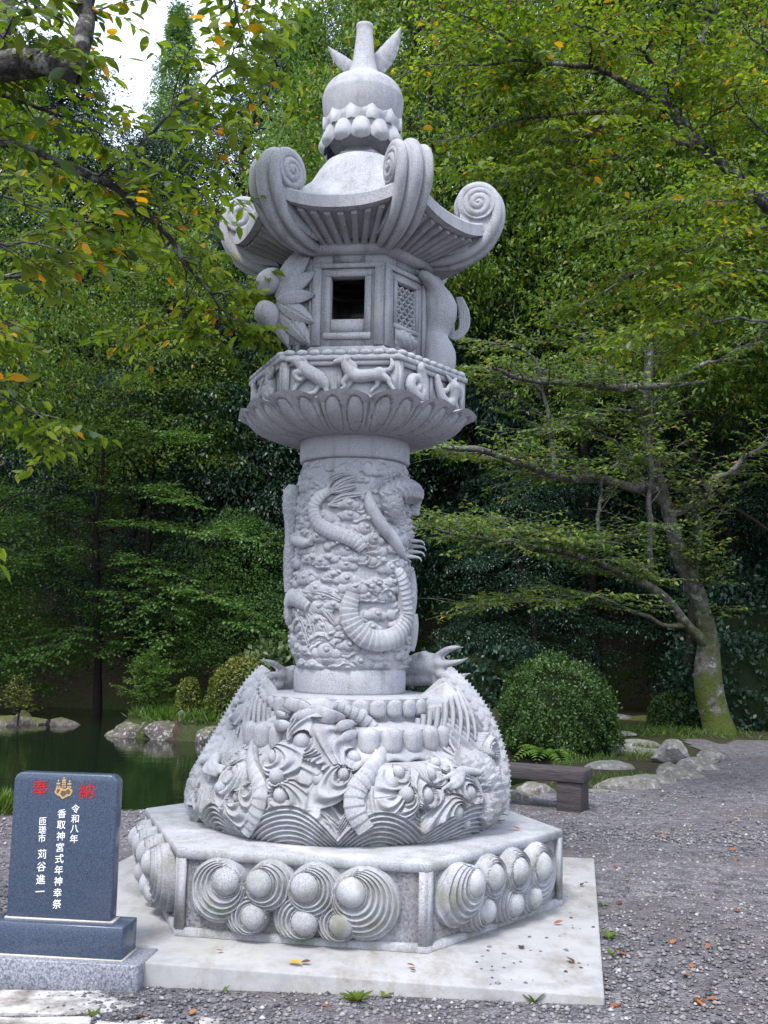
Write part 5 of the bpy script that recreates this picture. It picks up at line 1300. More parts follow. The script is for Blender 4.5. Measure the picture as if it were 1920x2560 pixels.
# ---- overhanging cherry at the left, close to the camera
C_ = [[(-420, 420, 4.9, .12), (-200, 230, 4.75, .085), (-60, 172, 4.6, .070), (60, 158, 4.55, .064), (150, 168, 4.5, .060), (205, 188, 4.5, .042)],
      [(190, 178, 4.5, .046), (203, 120, 4.5, .044), (214, 40, 4.55, .042), (226, -50, 4.6, .040), (260, -220, 4.8, .03)],
      [(-40, 165, 4.6, .045), (-8, 120, 4.6, .042), (12, 60, 4.65, .038), (30, -50, 4.7, .034)],
      [(-420, 420, 4.9, .10), (-150, 336, 4.9, .034), (0, 357, 4.9, .026), (65, 366, 4.9, .024), (125, 392, 4.95, .023), (210, 432, 5.0, .022), (290, 474, 5.05, .021), (322, 508, 5.1, .020), (380, 553, 5.2, .017), (432, 594, 5.3, .015), (455, 640, 5.35, .013), (505, 709, 5.5, .010), (545, 772, 5.6, .008), (549, 844, 5.7, .004)],
      [(312, 460, 5.05, .010), (350, 365, 5.0, .009), (432, 278, 4.9, .008), (540, 190, 4.9, .006), (590, 150, 4.9, .004)],
      [(330, 380, 5.0, .006), (390, 430, 5.3, .006), (440, 470, 5.4, .004), (490, 495, 5.5, .003)],
      [(-100, 210, 4.7, .014), (0, 235, 4.8, .012), (90, 268, 4.9, .010), (180, 298, 5.0, .007), (255, 335, 5.1, .004)],
      [(432, 596, 5.3, .010), (400, 628, 5.3, .008), (330, 640, 5.2, .006), (200, 650, 5.1, .004)],
      [(450, 640, 5.4, .006), (470, 720, 5.5, .005), (455, 800, 5.6, .004), (440, 900, 5.7, .003)],
      [(505, 710, 5.5, .006), (550, 735, 5.8, .005), (590, 780, 6.2, .004)],
      [(-120, 700, 4.6, .010), (40, 690, 4.7, .008), (150, 655, 4.8, .005), (260, 660, 4.9, .003)],
      [(-220, 860, 4.6, .010), (-40, 830, 4.7, .007), (50, 800, 4.8, .004)],
      [(-220, 1000, 5.0, .009), (-20, 985, 5.1, .007), (80, 1030, 5.2, .005), (150, 1090, 5.3, .003)],
      [(-400, 1240, 3.4, .007), (-200, 1250, 3.4, .006), (-100, 1275, 3.4, .004), (-40, 1300, 3.4, .003)], [(-420, 1330, 3.5, .006), (-220, 1335, 3.5, .005), (-100, 1350, 3.5, .003)],
      [(240, -130, 4.7, .012), (400, -160, 4.7, .010), (560, -60, 4.8, .008), (600, 60, 4.9, .005), (620, 140, 4.9, .003)],
      [(240, -150, 4.7, .014), (420, -190, 4.8, .010), (580, -120, 5.0, .008), (690, -50, 5.1, .004)],
      [(540, 190, 4.9, .005), (560, 225, 5.0, .004), (600, 255, 5.1, .003)],
      [(30, -60, 4.7, .012), (80, 0, 4.5, .009), (120, 50, 4.4, .006), (150, 90, 4.4, .004)],
      [(350, 365, 5.0, .005), (420, 350, 4.9, .004), (500, 330, 5.0, .003)], [(-100, 480, 4.6, .008), (40, 500, 4.6, .006), (140, 540, 4.6, .004), (230, 560, 4.7, .003)], [(-100, 600, 4.3, .008), (20, 610, 4.3, .006), (110, 600, 4.3, .004)]]
limbs = [gnarl(limb_px(l, 30), .010, 5 + i) for i, l in enumerate(C_)]
base = (-3.35, 5.2, 0.0); tr0 = [(cr([(-3.35, 5.2, -.1), (-3.30, 5.2, .9), (-3.05, 5.1, 1.9), (*inv(-420, 420, 4.9),)], 14), np.linspace(.2, .12, 14), 10)]
traced_tree('cherry_tree', 'cherry tree with thick lichened limb reaching in overhead from the left', base, limbs, 3, M['bark'], M['cherry'],
            dict(twig_gap=.058, twig_len=(.24, .62), sub_gap=.10, sub_len=(.10, .24), leaf_gap=.040, leafL=(.055, .095), start=.25, droop=.30), 300, 'cherry trees around the yard', True, .48, tr0)

# ---- cherry at the right whose limb crosses the upper right corner
def q2(x, y, Y, r): return (1060 + x * .518, y * .518, Y, r)
B_ = [[(2330, 860, 10.4, .16), (2080, 640, 10.2, .085)] + [q2(*p) for p in ((1659, 990, 10, .068), (1550, 880, 10, .064), (1400, 760, 10, .058), (1280, 650, 10, .052), (1185, 510, 10, .046), (1150, 420, 10, .042))],
      [q2(*p) for p in ((1150, 425, 10, .036), (1250, 290, 9.9, .032), (1340, 180, 9.8, .028), (1395, 60, 9.8, .024), (1430, -120, 9.7, .02))],
      [q2(*p) for p in ((1150, 420, 10, .026), (1110, 330, 9.9, .022), (1050, 240, 9.7, .018), (980, 190, 9.6, .014), (850, 150, 9.4, .010), (700, 110, 9.2, .005))],
      [q2(*p) for p in ((1190, 540, 10, .036), (1080, 460, 9.9, .034), (960, 390, 9.7, .031), (850, 340, 9.5, .027), (700, 308, 9.2, .022), (480, 298, 9.0, .016), (280, 310, 8.8, .011), (60, 312, 8.6, .006), (-150, 380, 8.6, .003))],
      [q2(*p) for p in ((1310, 710, 10, .030), (1180, 670, 9.9, .028), (1080, 612, 9.7, .024), (950, 560, 9.5, .020), (800, 540, 9.4, .016), (500, 572, 9.2, .012), (200, 650, 9.0, .008), (0, 695, 8.9, .004))],
      [q2(*p) for p in ((1180, 672, 9.9, .018), (1000, 740, 9.6, .015), (850, 790, 9.4, .012), (600, 800, 9.2, .008), (430, 880, 9.0, .005), (250, 900, 9, .003))],
      [q2(*p) for p in ((700, 308, 9.2, .012), (500, 250, 9.0, .010), (340, 150, 8.8, .008), (220, 90, 8.7, .006), (60, 30, 8.6, .003))],
      [q2(*p) for p in ((1659, 1090, 9.6, .020), (1500, 1120, 9.5, .016), (1300, 1210, 9.4, .012), (1000, 1330, 9.3, .008), (750, 1480, 9.3, .004))],
      [q2(*p) for p in ((1720, 1560, 9.3, .016), (1500, 1540, 9.2, .012), (1200, 1600, 9.2, .008), (950, 1680, 9.2, .004))],
      [q2(*p) for p in ((1395, 60, 9.8, .014), (1200, -20, 9.5, .010), (900, -40, 9.3, .008), (600, -10, 9.0, .006), (300, 20, 8.8, .003))],
      [q2(*p) for p in ((1720, 700, 9.8, .014), (1560, 560, 9.6, .010), (1480, 400, 9.5, .007), (1420, 300, 9.5, .004))], [q2(*p) for p in ((1720, 300, 9.6, .014), (1600, 200, 9.5, .010), (1500, 60, 9.5, .006), (1450, -60, 9.5, .004))],
      [q2(*p) for p in ((1750, 1350, 9.2, .014), (1560, 1300, 9.2, .010), (1350, 1380, 9.2, .007), (1200, 1440, 9.2, .004))], [q2(*p) for p in ((1280, 650, 10, .016), (1400, 560, 9.8, .012), (1560, 470, 9.6, .008), (1700, 420, 9.5, .004))],
      [q2(*p) for p in ((950, 560, 9.5, .010), (820, 640, 9.3, .008), (640, 690, 9.1, .006), (450, 740, 9.0, .003))], [q2(*p) for p in ((1750, 900, 9.6, .014), (1500, 960, 9.4, .010), (1200, 980, 9.2, .006), (950, 1060, 9.1, .004))]]
limbs = [gnarl(limb_px(l, 30), .014, 50 + i) for i, l in enumerate(B_)]
jb = inv(2330, 860, 10.4); base = (jb.x + .5, 10.6, 0.0); tr0 = [(cr([(jb.x + .5, 10.6, -.2), (jb.x + .42, 10.55, 1.2), (jb.x + .2, 10.5, 2.3), tuple(jb)], 14), np.linspace(.3, .16, 14), 12)]
traced_tree('cherry_tree', 'cherry tree whose forked grey limb crosses the upper right corner', base, limbs, 8, M['bark'], M['cherry'],
            dict(twig_gap=.07, twig_r=.009, twig_len=(.40, 1.05), sub_gap=.10, sub_len=(.14, .36), leaf_gap=.044, leafL=(.06, .098), start=.14, droop=.26), 300, 'cherry trees around the yard', False, .5, tr0)

# ---- mossy cherry standing behind the stepping stones
def q4(x, y, Y, r): return (1040 + x * .5304, 850 + y * .5304, Y, r)
A_ = [[(1804, 1856, 18.2, .40), (1793, 1805, 18.2, .29), (1774, 1725, 18.2, .235)] + [q4(*p) for p in ((1375, 1450, 18.1, .20), (1340, 1250, 18, .16), (1290, 1100, 17.8, .14), (1222, 950, 17.6, .14), (1180, 800, 17.5, .125), (1130, 640, 17.4, .105), (1090, 450, 17.2, .085), (1080, 260, 17.0, .09), (1100, 0, 16.8, .06))],
      [q4(*p) for p in ((1385, 1450, 18.1, .10), (1280, 1345, 17.8, .09), (1190, 1230, 17.5, .08), (1080, 1150, 17.2, .07), (960, 1098, 16.8, .06), (830, 1040, 16.4, .05), (700, 1000, 16.0, .04), (500, 965, 15.4, .035), (250, 925, 14.8, .03), (20, 870, 14.4, .012))],
      [q4(*p) for p in ((1140, 700, 17.4, .10), (1000, 690, 17.0, .09), (830, 655, 16.6, .08), (650, 640, 16.2, .07), (500, 580, 15.8, .06), (350, 530, 15.4, .05), (130, 508, 15.0, .03))],
      [q4(*p) for p in ((1390, 190, 16.8, .015), (1090, 222, 16.7, .06), (850, 215, 16.4, .065), (650, 196, 16.0, .05), (500, 186, 15.7, .035), (360, 132, 15.4, .03))],
      [q4(*p) for p in ((1200, 825, 17.6, .07), (1300, 790, 17.4, .06), (1370, 745, 17.2, .055), (1400, 670, 17.1, .05), (1500, 600, 17, .04), (1650, 480, 16.8, .025))],
      [q4(*p) for p in ((1110, 1070, 17.2, .05), (1100, 900, 17.1, .045), (1105, 600, 17.0, .04), (1100, 400, 16.9, .03), (1110, 250, 16.8, .02))],
      [q4(*p) for p in ((845, 1020, 16.4, .03), (860, 850, 16.4, .028), (875, 680, 16.4, .024), (930, 590, 16.4, .015), (1050, 540, 16.4, .008))],
      [q4(*p) for p in ((1310, 1110, 17.9, .05), (1335, 980, 17.8, .045), (1330, 860, 17.7, .04), (1300, 780, 17.6, .03), (1295, 660, 17.5, .015))],
      [q4(*p) for p in ((1150, 1140, 17.4, .04), (1000, 1035, 17, .03), (850, 970, 16.6, .025), (680, 938, 16.2, .02), (500, 900, 15.8, .012), (200, 880, 15.2, .006))],
      [q4(*p) for p in ((1270, 1340, 17.8, .05), (1180, 1345, 17.6, .04), (1050, 1290, 17, .03), (900, 1220, 16.6, .02), (750, 1215, 16.2, .014), (500, 1240, 15.8, .008), (340, 1245, 15.6, .004))],
      [q4(*p) for p in ((650, 640, 16.2, .04), (640, 480, 16.2, .03), (560, 100, 16, .03), (420, 20, 15.8, .02))], [q4(*p) for p in ((1080, 260, 17, .04), (880, 110, 16.6, .03), (790, 0, 16.4, .02), (700, -160, 16.2, .01))],
      [q4(*p) for p in ((1060, 560, 17.2, .03), (930, 480, 16.8, .02), (780, 390, 16.6, .014), (680, 350, 16.4, .008))], [q4(*p) for p in ((1090, 330, 17.0, .03), (950, 330, 16.6, .02), (800, 350, 16.4, .016), (560, 450, 16, .008))],
      [q4(*p) for p in ((1230, 880, 17.5, .02), (1120, 890, 17.2, .016), (950, 930, 17, .012), (900, 950, 16.9, .006))], [q4(*p) for p in ((1180, 200, 16.9, .04), (1350, 120, 16.6, .03), (1500, 60, 16.4, .02), (1650, -40, 16.2, .012))]]
limbs = [gnarl(limb_px(l, 34), .03, 90 + i) for i, l in enumerate(A_)]
bq = gpt(1795, 1836); traced_tree('cherry_tree', 'old cherry with mossy leaning trunk and bare grey branches by the path', (bq.x, bq.y, 0), limbs, 12, M['bark_moss'], M['cherry_far'],
            dict(twig_gap=.085, twig_len=(.5, 1.5), sub_gap=.12, sub_len=(.18, .5), leaf_gap=.055, leafL=(.068, .108), start=.30, droop=.12, updown=(-.05, .22), bare=.22, twig_r=.012), 0, 'cherry trees around the yard', False, .5)

# ---- maples over the far water
D_ = [[(243, 1800, 22.5, .10), (246, 1600, 22.4, .085), (240, 1430, 22.2, .07), (243, 1290, 22, .05), (260, 1120, 21.8, .03)],
      [(243, 1425, 22, .035), (330, 1400, 21.4, .03), (430, 1430, 20.8, .022), (520, 1480, 20.2, .016), (600, 1525, 19.8, .01), (655, 1570, 19.5, .004)], [(243, 1330, 22, .03), (350, 1310, 21.4, .024), (450, 1325, 20.9, .018), (560, 1335, 20.4, .01), (660, 1350, 20, .004)],
      [(243, 1385, 22, .03), (150, 1372, 21.4, .022), (60, 1400, 20.9, .014), (-40, 1445, 20.4, .006)], [(243, 1260, 22, .03), (310, 1225, 21.5, .02), (400, 1225, 21, .012), (450, 1250, 20.6, .005)],
      [(246, 1470, 22, .02), (300, 1490, 21.4, .015), (345, 1555, 20.9, .006)], [(240, 1300, 22, .02), (160, 1280, 21.5, .015), (80, 1290, 21, .008), (0, 1330, 20.6, .004)], [(243, 1410, 22, .02), (330, 1440, 21.2, .015), (400, 1500, 20.6, .008), (420, 1590, 20.3, .004)],
      [(250, 1180, 21.9, .02), (200, 1120, 21.5, .015), (120, 1090, 21, .01), (40, 1100, 20.6, .004)], [(255, 1150, 21.9, .02), (330, 1100, 21.4, .014), (400, 1080, 21, .007), (470, 1090, 20.6, .003)], [(246, 1560, 22.4, .02), (170, 1590, 21.6, .014), (80, 1640, 21, .006)], [(246, 1600, 22.4, .02), (330, 1620, 21.8, .014), (430, 1660, 21.2, .006)]]
mp = dict(twig_gap=.085, twig_len=(.5, 1.15), sub_gap=.12, sub_len=(.18, .42), leaf_gap=.048, leafL=(.06, .095), start=.15, droop=.12, updown=(-.04, .14), flat=1.6)
limbs = [gnarl(limb_px(l, 26), .03, 130 + i) for i, l in enumerate(D_)]
bq = gpt(243, 1800, -.1); traced_tree('maple_tree', 'light green layered maple spreading over the far water', (bq.x, bq.y + .2, -.4), limbs, 21, M['bark_dark'], M['maple'], mp, 0, 'maples by the pond', False, .75)

# ---- forest behind: a few crown shapes, copied
def crown_sprays(seed, n, R, shape, k, leafL, sr, wr=.5, fold=.1, lay=.6):
    """leaf sprays through a crown volume. shape(u)->radius factor along height 0..1"""
    r = np.random.default_rng(seed); h = r.random(n); a = r.random(n) * 2 * PI; rad = np.array([shape(x) for x in h]) * (r.random(n) ** .42)
    lump = 1 + .28 * np.sin(a * 3 + h * 9 + seed) * np.sin(h * 14 + seed * 2)
    C = np.stack([np.cos(a) * rad * R[0] * lump, np.sin(a) * rad * R[0] * lump, h * R[1]], -1)
    out = np.stack([np.cos(a), np.sin(a), 0 * a], -1); U = nrm(np.array([0, 0, 1.0]) * lay + out * (.25 + .5 * r.random((n, 1))) + r.normal(size=(n, 3)) * .18)
    A = nrm(np.cross(U, r.normal(size=(n, 3)))); B = np.cross(U, A); sz = sr * (.6 + .8 * r.random(n))
    th = r.random((n, k)) * 2 * PI; q = np.sqrt(r.random((n, k))); rr = q * sz[:, None]
    rad_d = np.cos(th)[..., None] * A[:, None] + np.sin(th)[..., None] * B[:, None]
    P = C[:, None] + rad_d * rr[..., None] - U[:, None] * (rr ** 2 / sz[:, None] * .38)[..., None] + r.normal(size=(n, k, 3)) * sz[:, None, None] * .055
    Dd = rad_d * .8 + r.normal(size=(n, k, 3)) * .45 - np.array([0, 0, .35]); Nn = U[:, None] + r.normal(size=(n, k, 3)) * .35
    L = leafL * (.65 + .7 * r.random((n, k)))
    return P.reshape(-1, 3), Dd.reshape(-1, 3), Nn.reshape(-1, 3), L.ravel()
def trunk_tubes(seed, H, r0, R, nl=9, lean=.05):
    r = np.random.default_rng(seed); P = cr([(0, 0, -.6), (lean * H * .3, 0, H * .35), (lean * H * r.normal(), lean * H * r.normal(), H * .7), (lean * H * .5, lean * H * .3, H * .97)], 16); T = [(P, np.linspace(r0, r0 * .18, 16), 8)]
    for i in range(nl):
        u = .32 + .6 * i / nl; p = P[int(u * 15)]; a = r.random() * 6.28; l = R * (.5 + .5 * r.random()) * (1.1 - .6 * u); e = p + np.array((math.cos(a) * l, math.sin(a) * l, l * .35)); T.append((cr([p, (p + e) / 2 + (0, 0, .15 * l), e], 7), np.linspace(r0 * .35, r0 * .06, 7), 5))
    return T
def dome(u): return math.sin(PI * min(1, .16 + .84 * u)) ** .55 if u < .5 else math.sin(PI * min(1, .16 + .84 * u)) ** .7
def cone(u): return (1.0 - u) ** .8 * .95 + .05
def column(u): return .55 + .45 * math.sin(PI * min(1, u * 1.05)) ** .6 if u < .93 else .55
KINDS = {
    'ever': dict(H=12, z0=.18, R=(3.3, 10.0), shape=dome, n=300, k=190, L=.100, sr=.98, mat='ever', lay=1.1, wr=.42),
    'ever2': dict(H=12, z0=.12, R=(3.6, 10.8), shape=column, n=310, k=185, L=.100, sr=1.0, mat='ever', lay=1.2, wr=.42),
    'pale': dict(H=11, z0=.2, R=(3.0, 9.0), shape=dome, n=380, k=95, L=.11, sr=.62, mat='ever_lt', lay=.7, wr=.36),
    'cedar': dict(H=16, z0=.2, R=(2.9, 13.2), shape=cone, n=520, k=100, L=.13, sr=.44, mat='cedar', lay=.15, wr=.28),
    'cherry': dict(H=12, z0=.46, R=(3.3, 6.2), shape=dome, n=210, k=150, L=.095, sr=1.0, mat='cherry_far', lay=1.6, wr=.5),
    'maple': dict(H=8, z0=.25, R=(3.2, 6.2), shape=dome, n=160, k=150, L=.09, sr=1.1, mat='maple', lay=2.2, wr=.7)}
PROTO = {}
for i, (kn, kd) in enumerate(KINDS.items()):
    P, Dd, Nn, L = crown_sprays(31 + i, kd['n'], kd['R'], kd['shape'], kd['k'], kd['L'], kd['sr'], lay=kd['lay']); P[:, 2] += kd['z0'] * kd['H'] - .2
    cm = leaf_mesh('crown', P, Dd, Nn, L, kd['wr']); cm.materials.append(M[kd['mat']]); mb = MB()
    for p_, r_, s_ in trunk_tubes(60 + i, kd['H'], {'cedar': .3, 'cherry': .10, 'maple': .09}.get(kn, .2), kd['R'][0], lean=.16 if kn in ('cherry', 'maple') else .05): mb.tube(p_, r_, s_, cap=False)
    tm = mb.me('trunk'); tm.materials.append(M['bark_dark']); PROTO[kn] = (cm, tm)
def forest_tree(kn, name, x, y, s, rz, label, group, zs=1.0, sink=.2):
    t_ = empty(name, (x, y, hz(x, y) - sink), rz); t_.scale = (s, s, s * zs); tag(t_, label, 'tree', group)
    link('trunk', PROTO[kn][1], None, t_); o = link('crown', PROTO[kn][0], None, t_); o['kind'] = 'stuff'; return t_
FG = 'trees of the wooded slope'
FOREST = [
    ('cedar', 'cedar_tree', -8.0, 36.5, .95, .3, 'conical cedar rising alone against the sky at the upper left', 1.0),
    ('cedar', 'cedar_tree', -.7, 27.5, 1.0, 1.0, 'bright green cedar directly behind the lantern finial', 1.12), ('cedar', 'cedar_tree', -2.5, 29, .95, 2.0, 'bright green cedar left of the lantern finial', 1.0),
    ('pale', 'broadleaf_tree', -5.2, 28.6, .95, .4, 'pale olive broadleaf tree above the maples at the left', .95), ('ever', 'evergreen_tree', -3.4, 26.0, .92, 1.9, 'dark evergreen left of the lantern fire box', 1.05), ('ever', 'evergreen_tree', -10.2, 30.0, 1.1, 2.3, 'dark evergreen at the far upper left', 1.05),
    ('ever2', 'evergreen_tree', -6.2, 25.8, .70, 3.0, 'low dark evergreen behind the maple on the far bank', .9), ('ever2', 'evergreen_tree', -10.5, 26.5, .9, 4.1, 'dark evergreen on the far bank at the left edge', 1.1), ('ever2', 'evergreen_tree', -1.2, 24.5, .85, .8, 'dark evergreen right behind the lantern shaft', 1.1),
    ('ever', 'evergreen_tree', -13.2, 30, 1.2, 1.2, 'dark evergreen beyond the left edge of the pond', 1.1), ('pale', 'broadleaf_tree', -7.6, 32.5, .95, 2.2, 'pale broadleaf tree high on the slope at the left', .9), ('ever', 'evergreen_tree', -3.6, 33.0, 1.0, 3.2, 'evergreen high on the slope left of the cedars', 1.1),
    ('ever', 'evergreen_tree', 2.4, 26, 1.1, 2.8, 'dark evergreen behind the roof right of the lantern', 1.2), ('pale', 'broadleaf_tree', 1.6, 30.5, 1.25, 5.2, 'pale broadleaf tree at the top right of the finial', 1.3), ('ever', 'evergreen_tree', 6.0, 28.0, 1.25, .9, 'dark evergreen above the mossy cherry', 1.3),
    ('ever2', 'evergreen_tree', 9.5, 26, 1.15, 2.1, 'dark evergreen at the right edge of the wood', 1.3), ('ever', 'evergreen_tree', 13.0, 28, 1.3, 3.3, 'dark evergreen beyond the right edge of the frame', 1.3), ('pale', 'broadleaf_tree', 4.3, 32.5, 1.3, .2, 'pale broadleaf tree deep in the wood right of the lantern', 1.35), ('cedar', 'cedar_tree', 8.6, 33, 1.35, 1.4, 'tall cedar deep in the wood at the right', 1.1),
    ('ever2', 'evergreen_tree', 3.2, 22.2, .55, 5.1, 'low dark evergreen closing the end of the path', .8), ('ever2', 'evergreen_tree', 7.4, 22.5, .62, .4, 'low dark evergreen behind the mossy trunk', .9), ('ever2', 'evergreen_tree', 10.6, 21, .7, 1.5, 'dark evergreen right of the mossy trunk', .9),
    ('cherry', 'cherry_tree', 5.7, 20.2, 1.0, .5, 'yellow-green cherry crown behind the scroll at the right of the roof', 1.2), ('cherry', 'cherry_tree', 7.8, 18.5, 1.0, 2.2, 'yellow-green cherry crown filling the right edge', 1.2), ('cherry', 'cherry_tree', 5.0, 23.5, 1.3, 3.9, 'yellow-green cherry crown behind the mossy cherry', 1.35), ('cherry', 'cherry_tree', 10.5, 16.0, 1.1, 5.5, 'cherry crown just outside the right edge', 1.15), ('cherry', 'cherry_tree', -.2, 22.5, 1.1, 2.9, 'yellow-green cherry crown just right of the lantern roof', 1.45), ('cherry', 'cherry_tree', 7.6, 24, 1.4, 1.0, 'yellow-green cherry crown at the upper right', 1.45),
    ('cherry', 'cherry_tree', -8.0, 19.5, .8, 1.1, 'cherry crown over the pond at the left edge', 1.5), ('cherry', 'cherry_tree', -5.4, 24.5, .9, 4.6, 'yellow-green cherry crown above the maples at the left', 1.1),
    ('maple', 'maple_tree', -9.6, 23.5, .85, 2.4, 'broad maple on the far bank at the left edge', .95), ('maple', 'maple_tree', -3.2, 22.8, .55, .6, 'small dark maple left of the lantern shaft', 1.0),
    ('ever', 'evergreen_tree', 0.8, 36, 1.35, 1.1, 'tall evergreen far behind the finial', 1.2), ('ever', 'evergreen_tree', -12, 37, 1.15, 4.4, 'evergreen far up the slope at the left', .8), ('ever', 'evergreen_tree', 14, 34, 1.4, 2.4, 'evergreen far up the slope at the right', 1.2), ('ever2', 'evergreen_tree', -6.5, 30.5, .9, .7, 'dark evergreen on the slope behind the pale olive tree', 1.0), ('ever2', 'evergreen_tree', -2.0, 32, 1.0, 1.7, 'dark evergreen on the slope between the two cedars', 1.1), ('ever2', 'evergreen_tree', 4.6, 26.5, .95, 4.0, 'dark evergreen filling the wood behind the mossy cherry', 1.1), ('ever2', 'evergreen_tree', 12, 25, 1.0, 4.7, 'dark evergreen in the wood past the right edge', 1.1), ('ever', 'evergreen_tree', 11, 30, 1.3, 5.4, 'tall evergreen behind the upper right corner', 1.3)]
for f in FOREST:
    forest_tree(f[0], f[1], f[2], f[3], f[4], f[5], f[6], FG if 'maple' not in f[1] else 'maples by the pond', f[7])

# ---------------------------------------------------------------- clipped bushes
def bush(name, label, x, y, z, w, d, h, mat, n, leafL, seed, cat='bush', group=None, square=2.4, rough=.05, rz=0.0):
    b = empty(name, (x, y, z), rz); tag(b, label, cat, group); r = np.random.default_rng(seed)
    V = nrm(r.normal(size=(n, 3))); V[:, 2] = np.abs(V[:, 2]) * 1.0 - .12
    s = (np.abs(V[:, 0]) ** square + np.abs(V[:, 1]) ** square + np.abs(V[:, 2]) ** square) ** (-1 / square); Q = V * s[:, None]
    bumpy = 1 + rough * (vnoise((Q[:, 0] * 2 + Q[:, 2] * 1.7 + 9, Q[:, 1] * 2 + 9 + Q[:, 2]), 2.6, seed) - .5) * 2 - .10 * r.random(n) ** 2
    P = Q * bumpy[:, None] * np.array((w / 2, d / 2, h)); N = nrm(Q / np.array((w / 2, d / 2, h)))
    stray = r.random(n) < .05; P = np.where(stray[:, None], P * (1 + .10 * r.random((n, 1))), P)
    Dd = N * .5 + r.normal(size=(n, 3)) * .7 + np.array((0, 0, .3)); L = leafL * (.6 + .8 * r.random(n))
    o = link('foliage', leaf_mesh('foliage', P, Dd, N + r.normal(size=(n, 3)) * .5, L, .55), mat, b); o['kind'] = 'stuff'
    me = MB().sphere((0, 0, 0), 1, (24, 14)).me('shade_fill'); co = np.empty(len(me.vertices) * 3, np.float32); me.vertices.foreach_get('co', co); co = co.reshape(-1, 3); co = co / ((np.abs(co) ** square).sum(1) ** (1 / square))[:, None] * np.array((w / 2, d / 2, h)) * .90; co[:, 2] = np.maximum(co[:, 2], -.25 * h); me.vertices.foreach_set('co', co.astype(np.float32).ravel())
    link('shade_fill', me, M['core'], b); return b  # solid hull under the leaves, near-black colour standing for the shade inside the bush
q = gpt(1415, 1893); bush('clipped_bush', 'large round clipped bush by the pond right of the lantern', q.x + .02, q.y + .7, .22, 1.60, 1.5, 1.02, M['bushleaf'], 16000, .042, 1, group='clipped bushes of the garden', square=2.1, rough=.15)
q = inv(1690, 1740, 19.5); bush('clipped_bush', 'small dim clipped bush left of the mossy trunk', q.x, q.y, hz(q.x, q.y), 1.0, 1.0, .62, M['bushleaf'], 4000, .05, 2, group='clipped bushes of the garden')
q = inv(1355, 1700, 20.5); bush('clipped_bush', 'dark domed bush behind the large round bush', q.x, q.y, hz(q.x, q.y), 1.7, 1.4, 1.0, M['bushleaf'], 6000, .05, 3, group='clipped bushes of the garden')
q = inv(606, 1780, 18.3); bush('clipped_bush', 'yellowish rounded clipped bush just left of the lantern base', q.x, q.y, q.z, 1.22, 1.1, .90, M['bushmoss'], 8500, .045, 4, group='clipped bushes of the garden')
q = inv(470, 1778, 18.4); bush('clipped_bush', 'small upright yellow-green clipped bush on the grassy point', q.x, q.y, q.z, .42, .42, .56, M['bushmoss'], 2600, .040, 5, group='clipped bushes of the garden', square=2.2, rough=.12)
q = inv(690, 1765, 19.2); bush('leafy_bush', 'broad-leaved green shrub behind the yellowish bush', q.x - .1, q.y, q.z, 1.6, 1.2, 1.05, M['ever_lt'], 2400, .12, 6, rough=.2)
q = inv(860, 1760, 20); bush('leafy_bush', 'dark shrub hidden behind the lantern shaft foot', q.x, q.y, q.z - .2, 2.6, 1.4, 1.2, M['ever'], 3500, .12, 7, rough=.25)
q = inv(1200, 1760, 21); bush('leafy_bush', 'dark leafy shrub between the lantern and the round bush', q.x, q.y, q.z - .2, 2.4, 1.4, 1.3, M['ever'], 3500, .12, 8, rough=.3)
q = inv(1860, 1790, 19.5); bush('leafy_bush', 'dim leafy shrub at the right edge behind the mossy trunk', q.x, q.y, q.z - .2, 2.6, 1.4, 1.6, M['ever'], 5000, .10, 9, rough=.3)
q = inv(1880, 1640, 21); bush('leafy_bush', 'tall dim shrub in the shade at the right edge', q.x, q.y, q.z - 1.2, 3.4, 2, 2.6, M['ever'], 6000, .11, 10, rough=.3)
# feathery young conifers
def feather(name, label, x, y, z, h, w, n, leafm, seed, leafL=.05, group=None):
    limbs = []; r = np.random.default_rng(seed); limbs.append(cr([(x, y, z - .1, .016), (x + .02, y, z + h * .5, .012), (x + .04 * r.normal(), y, z + h, .004)], 14))
    for k in range(n):
        u = .08 + .86 * k / n; a = k * 2.4 + r.random(); l = w / 2 * (1.05 - .8 * u) * (.7 + .5 * r.random()); b = np.array((x, y, z + h * u)); e = b + np.array((math.cos(a) * l, math.sin(a) * l, l * .45)); limbs.append(cr([(*b, .006), (*((b + e) / 2 + (0, 0, .06 * l)), .004), (*e, .002)], 8))
    return traced_tree(name, label, (x, y, z), limbs, seed, M['bark_dark'], leafm, dict(twig_gap=.05, twig_len=(.10, .26), sub_gap=.05, sub_len=(.05, .13), leaf_gap=.018, leafL=(leafL * .7, leafL * 1.2), start=.1, droop=.05, updown=(0, .4)), 0, group, False, .3)
q = inv(372, 1785, 19.0); feather('young_conifer', 'feathery green young conifer on the grassy point', q.x, q.y, hz(q.x, q.y), 1.12, 1.35, 26, M['fernleaf'], 71, .06)
q = gpt(45, 1800, -.1); feather('young_conifer', 'small yellowish conifer on the mossy rocks in the pond', q.x, q.y, -.10, .78, .62, 18, M['bushmoss'], 72, .05)

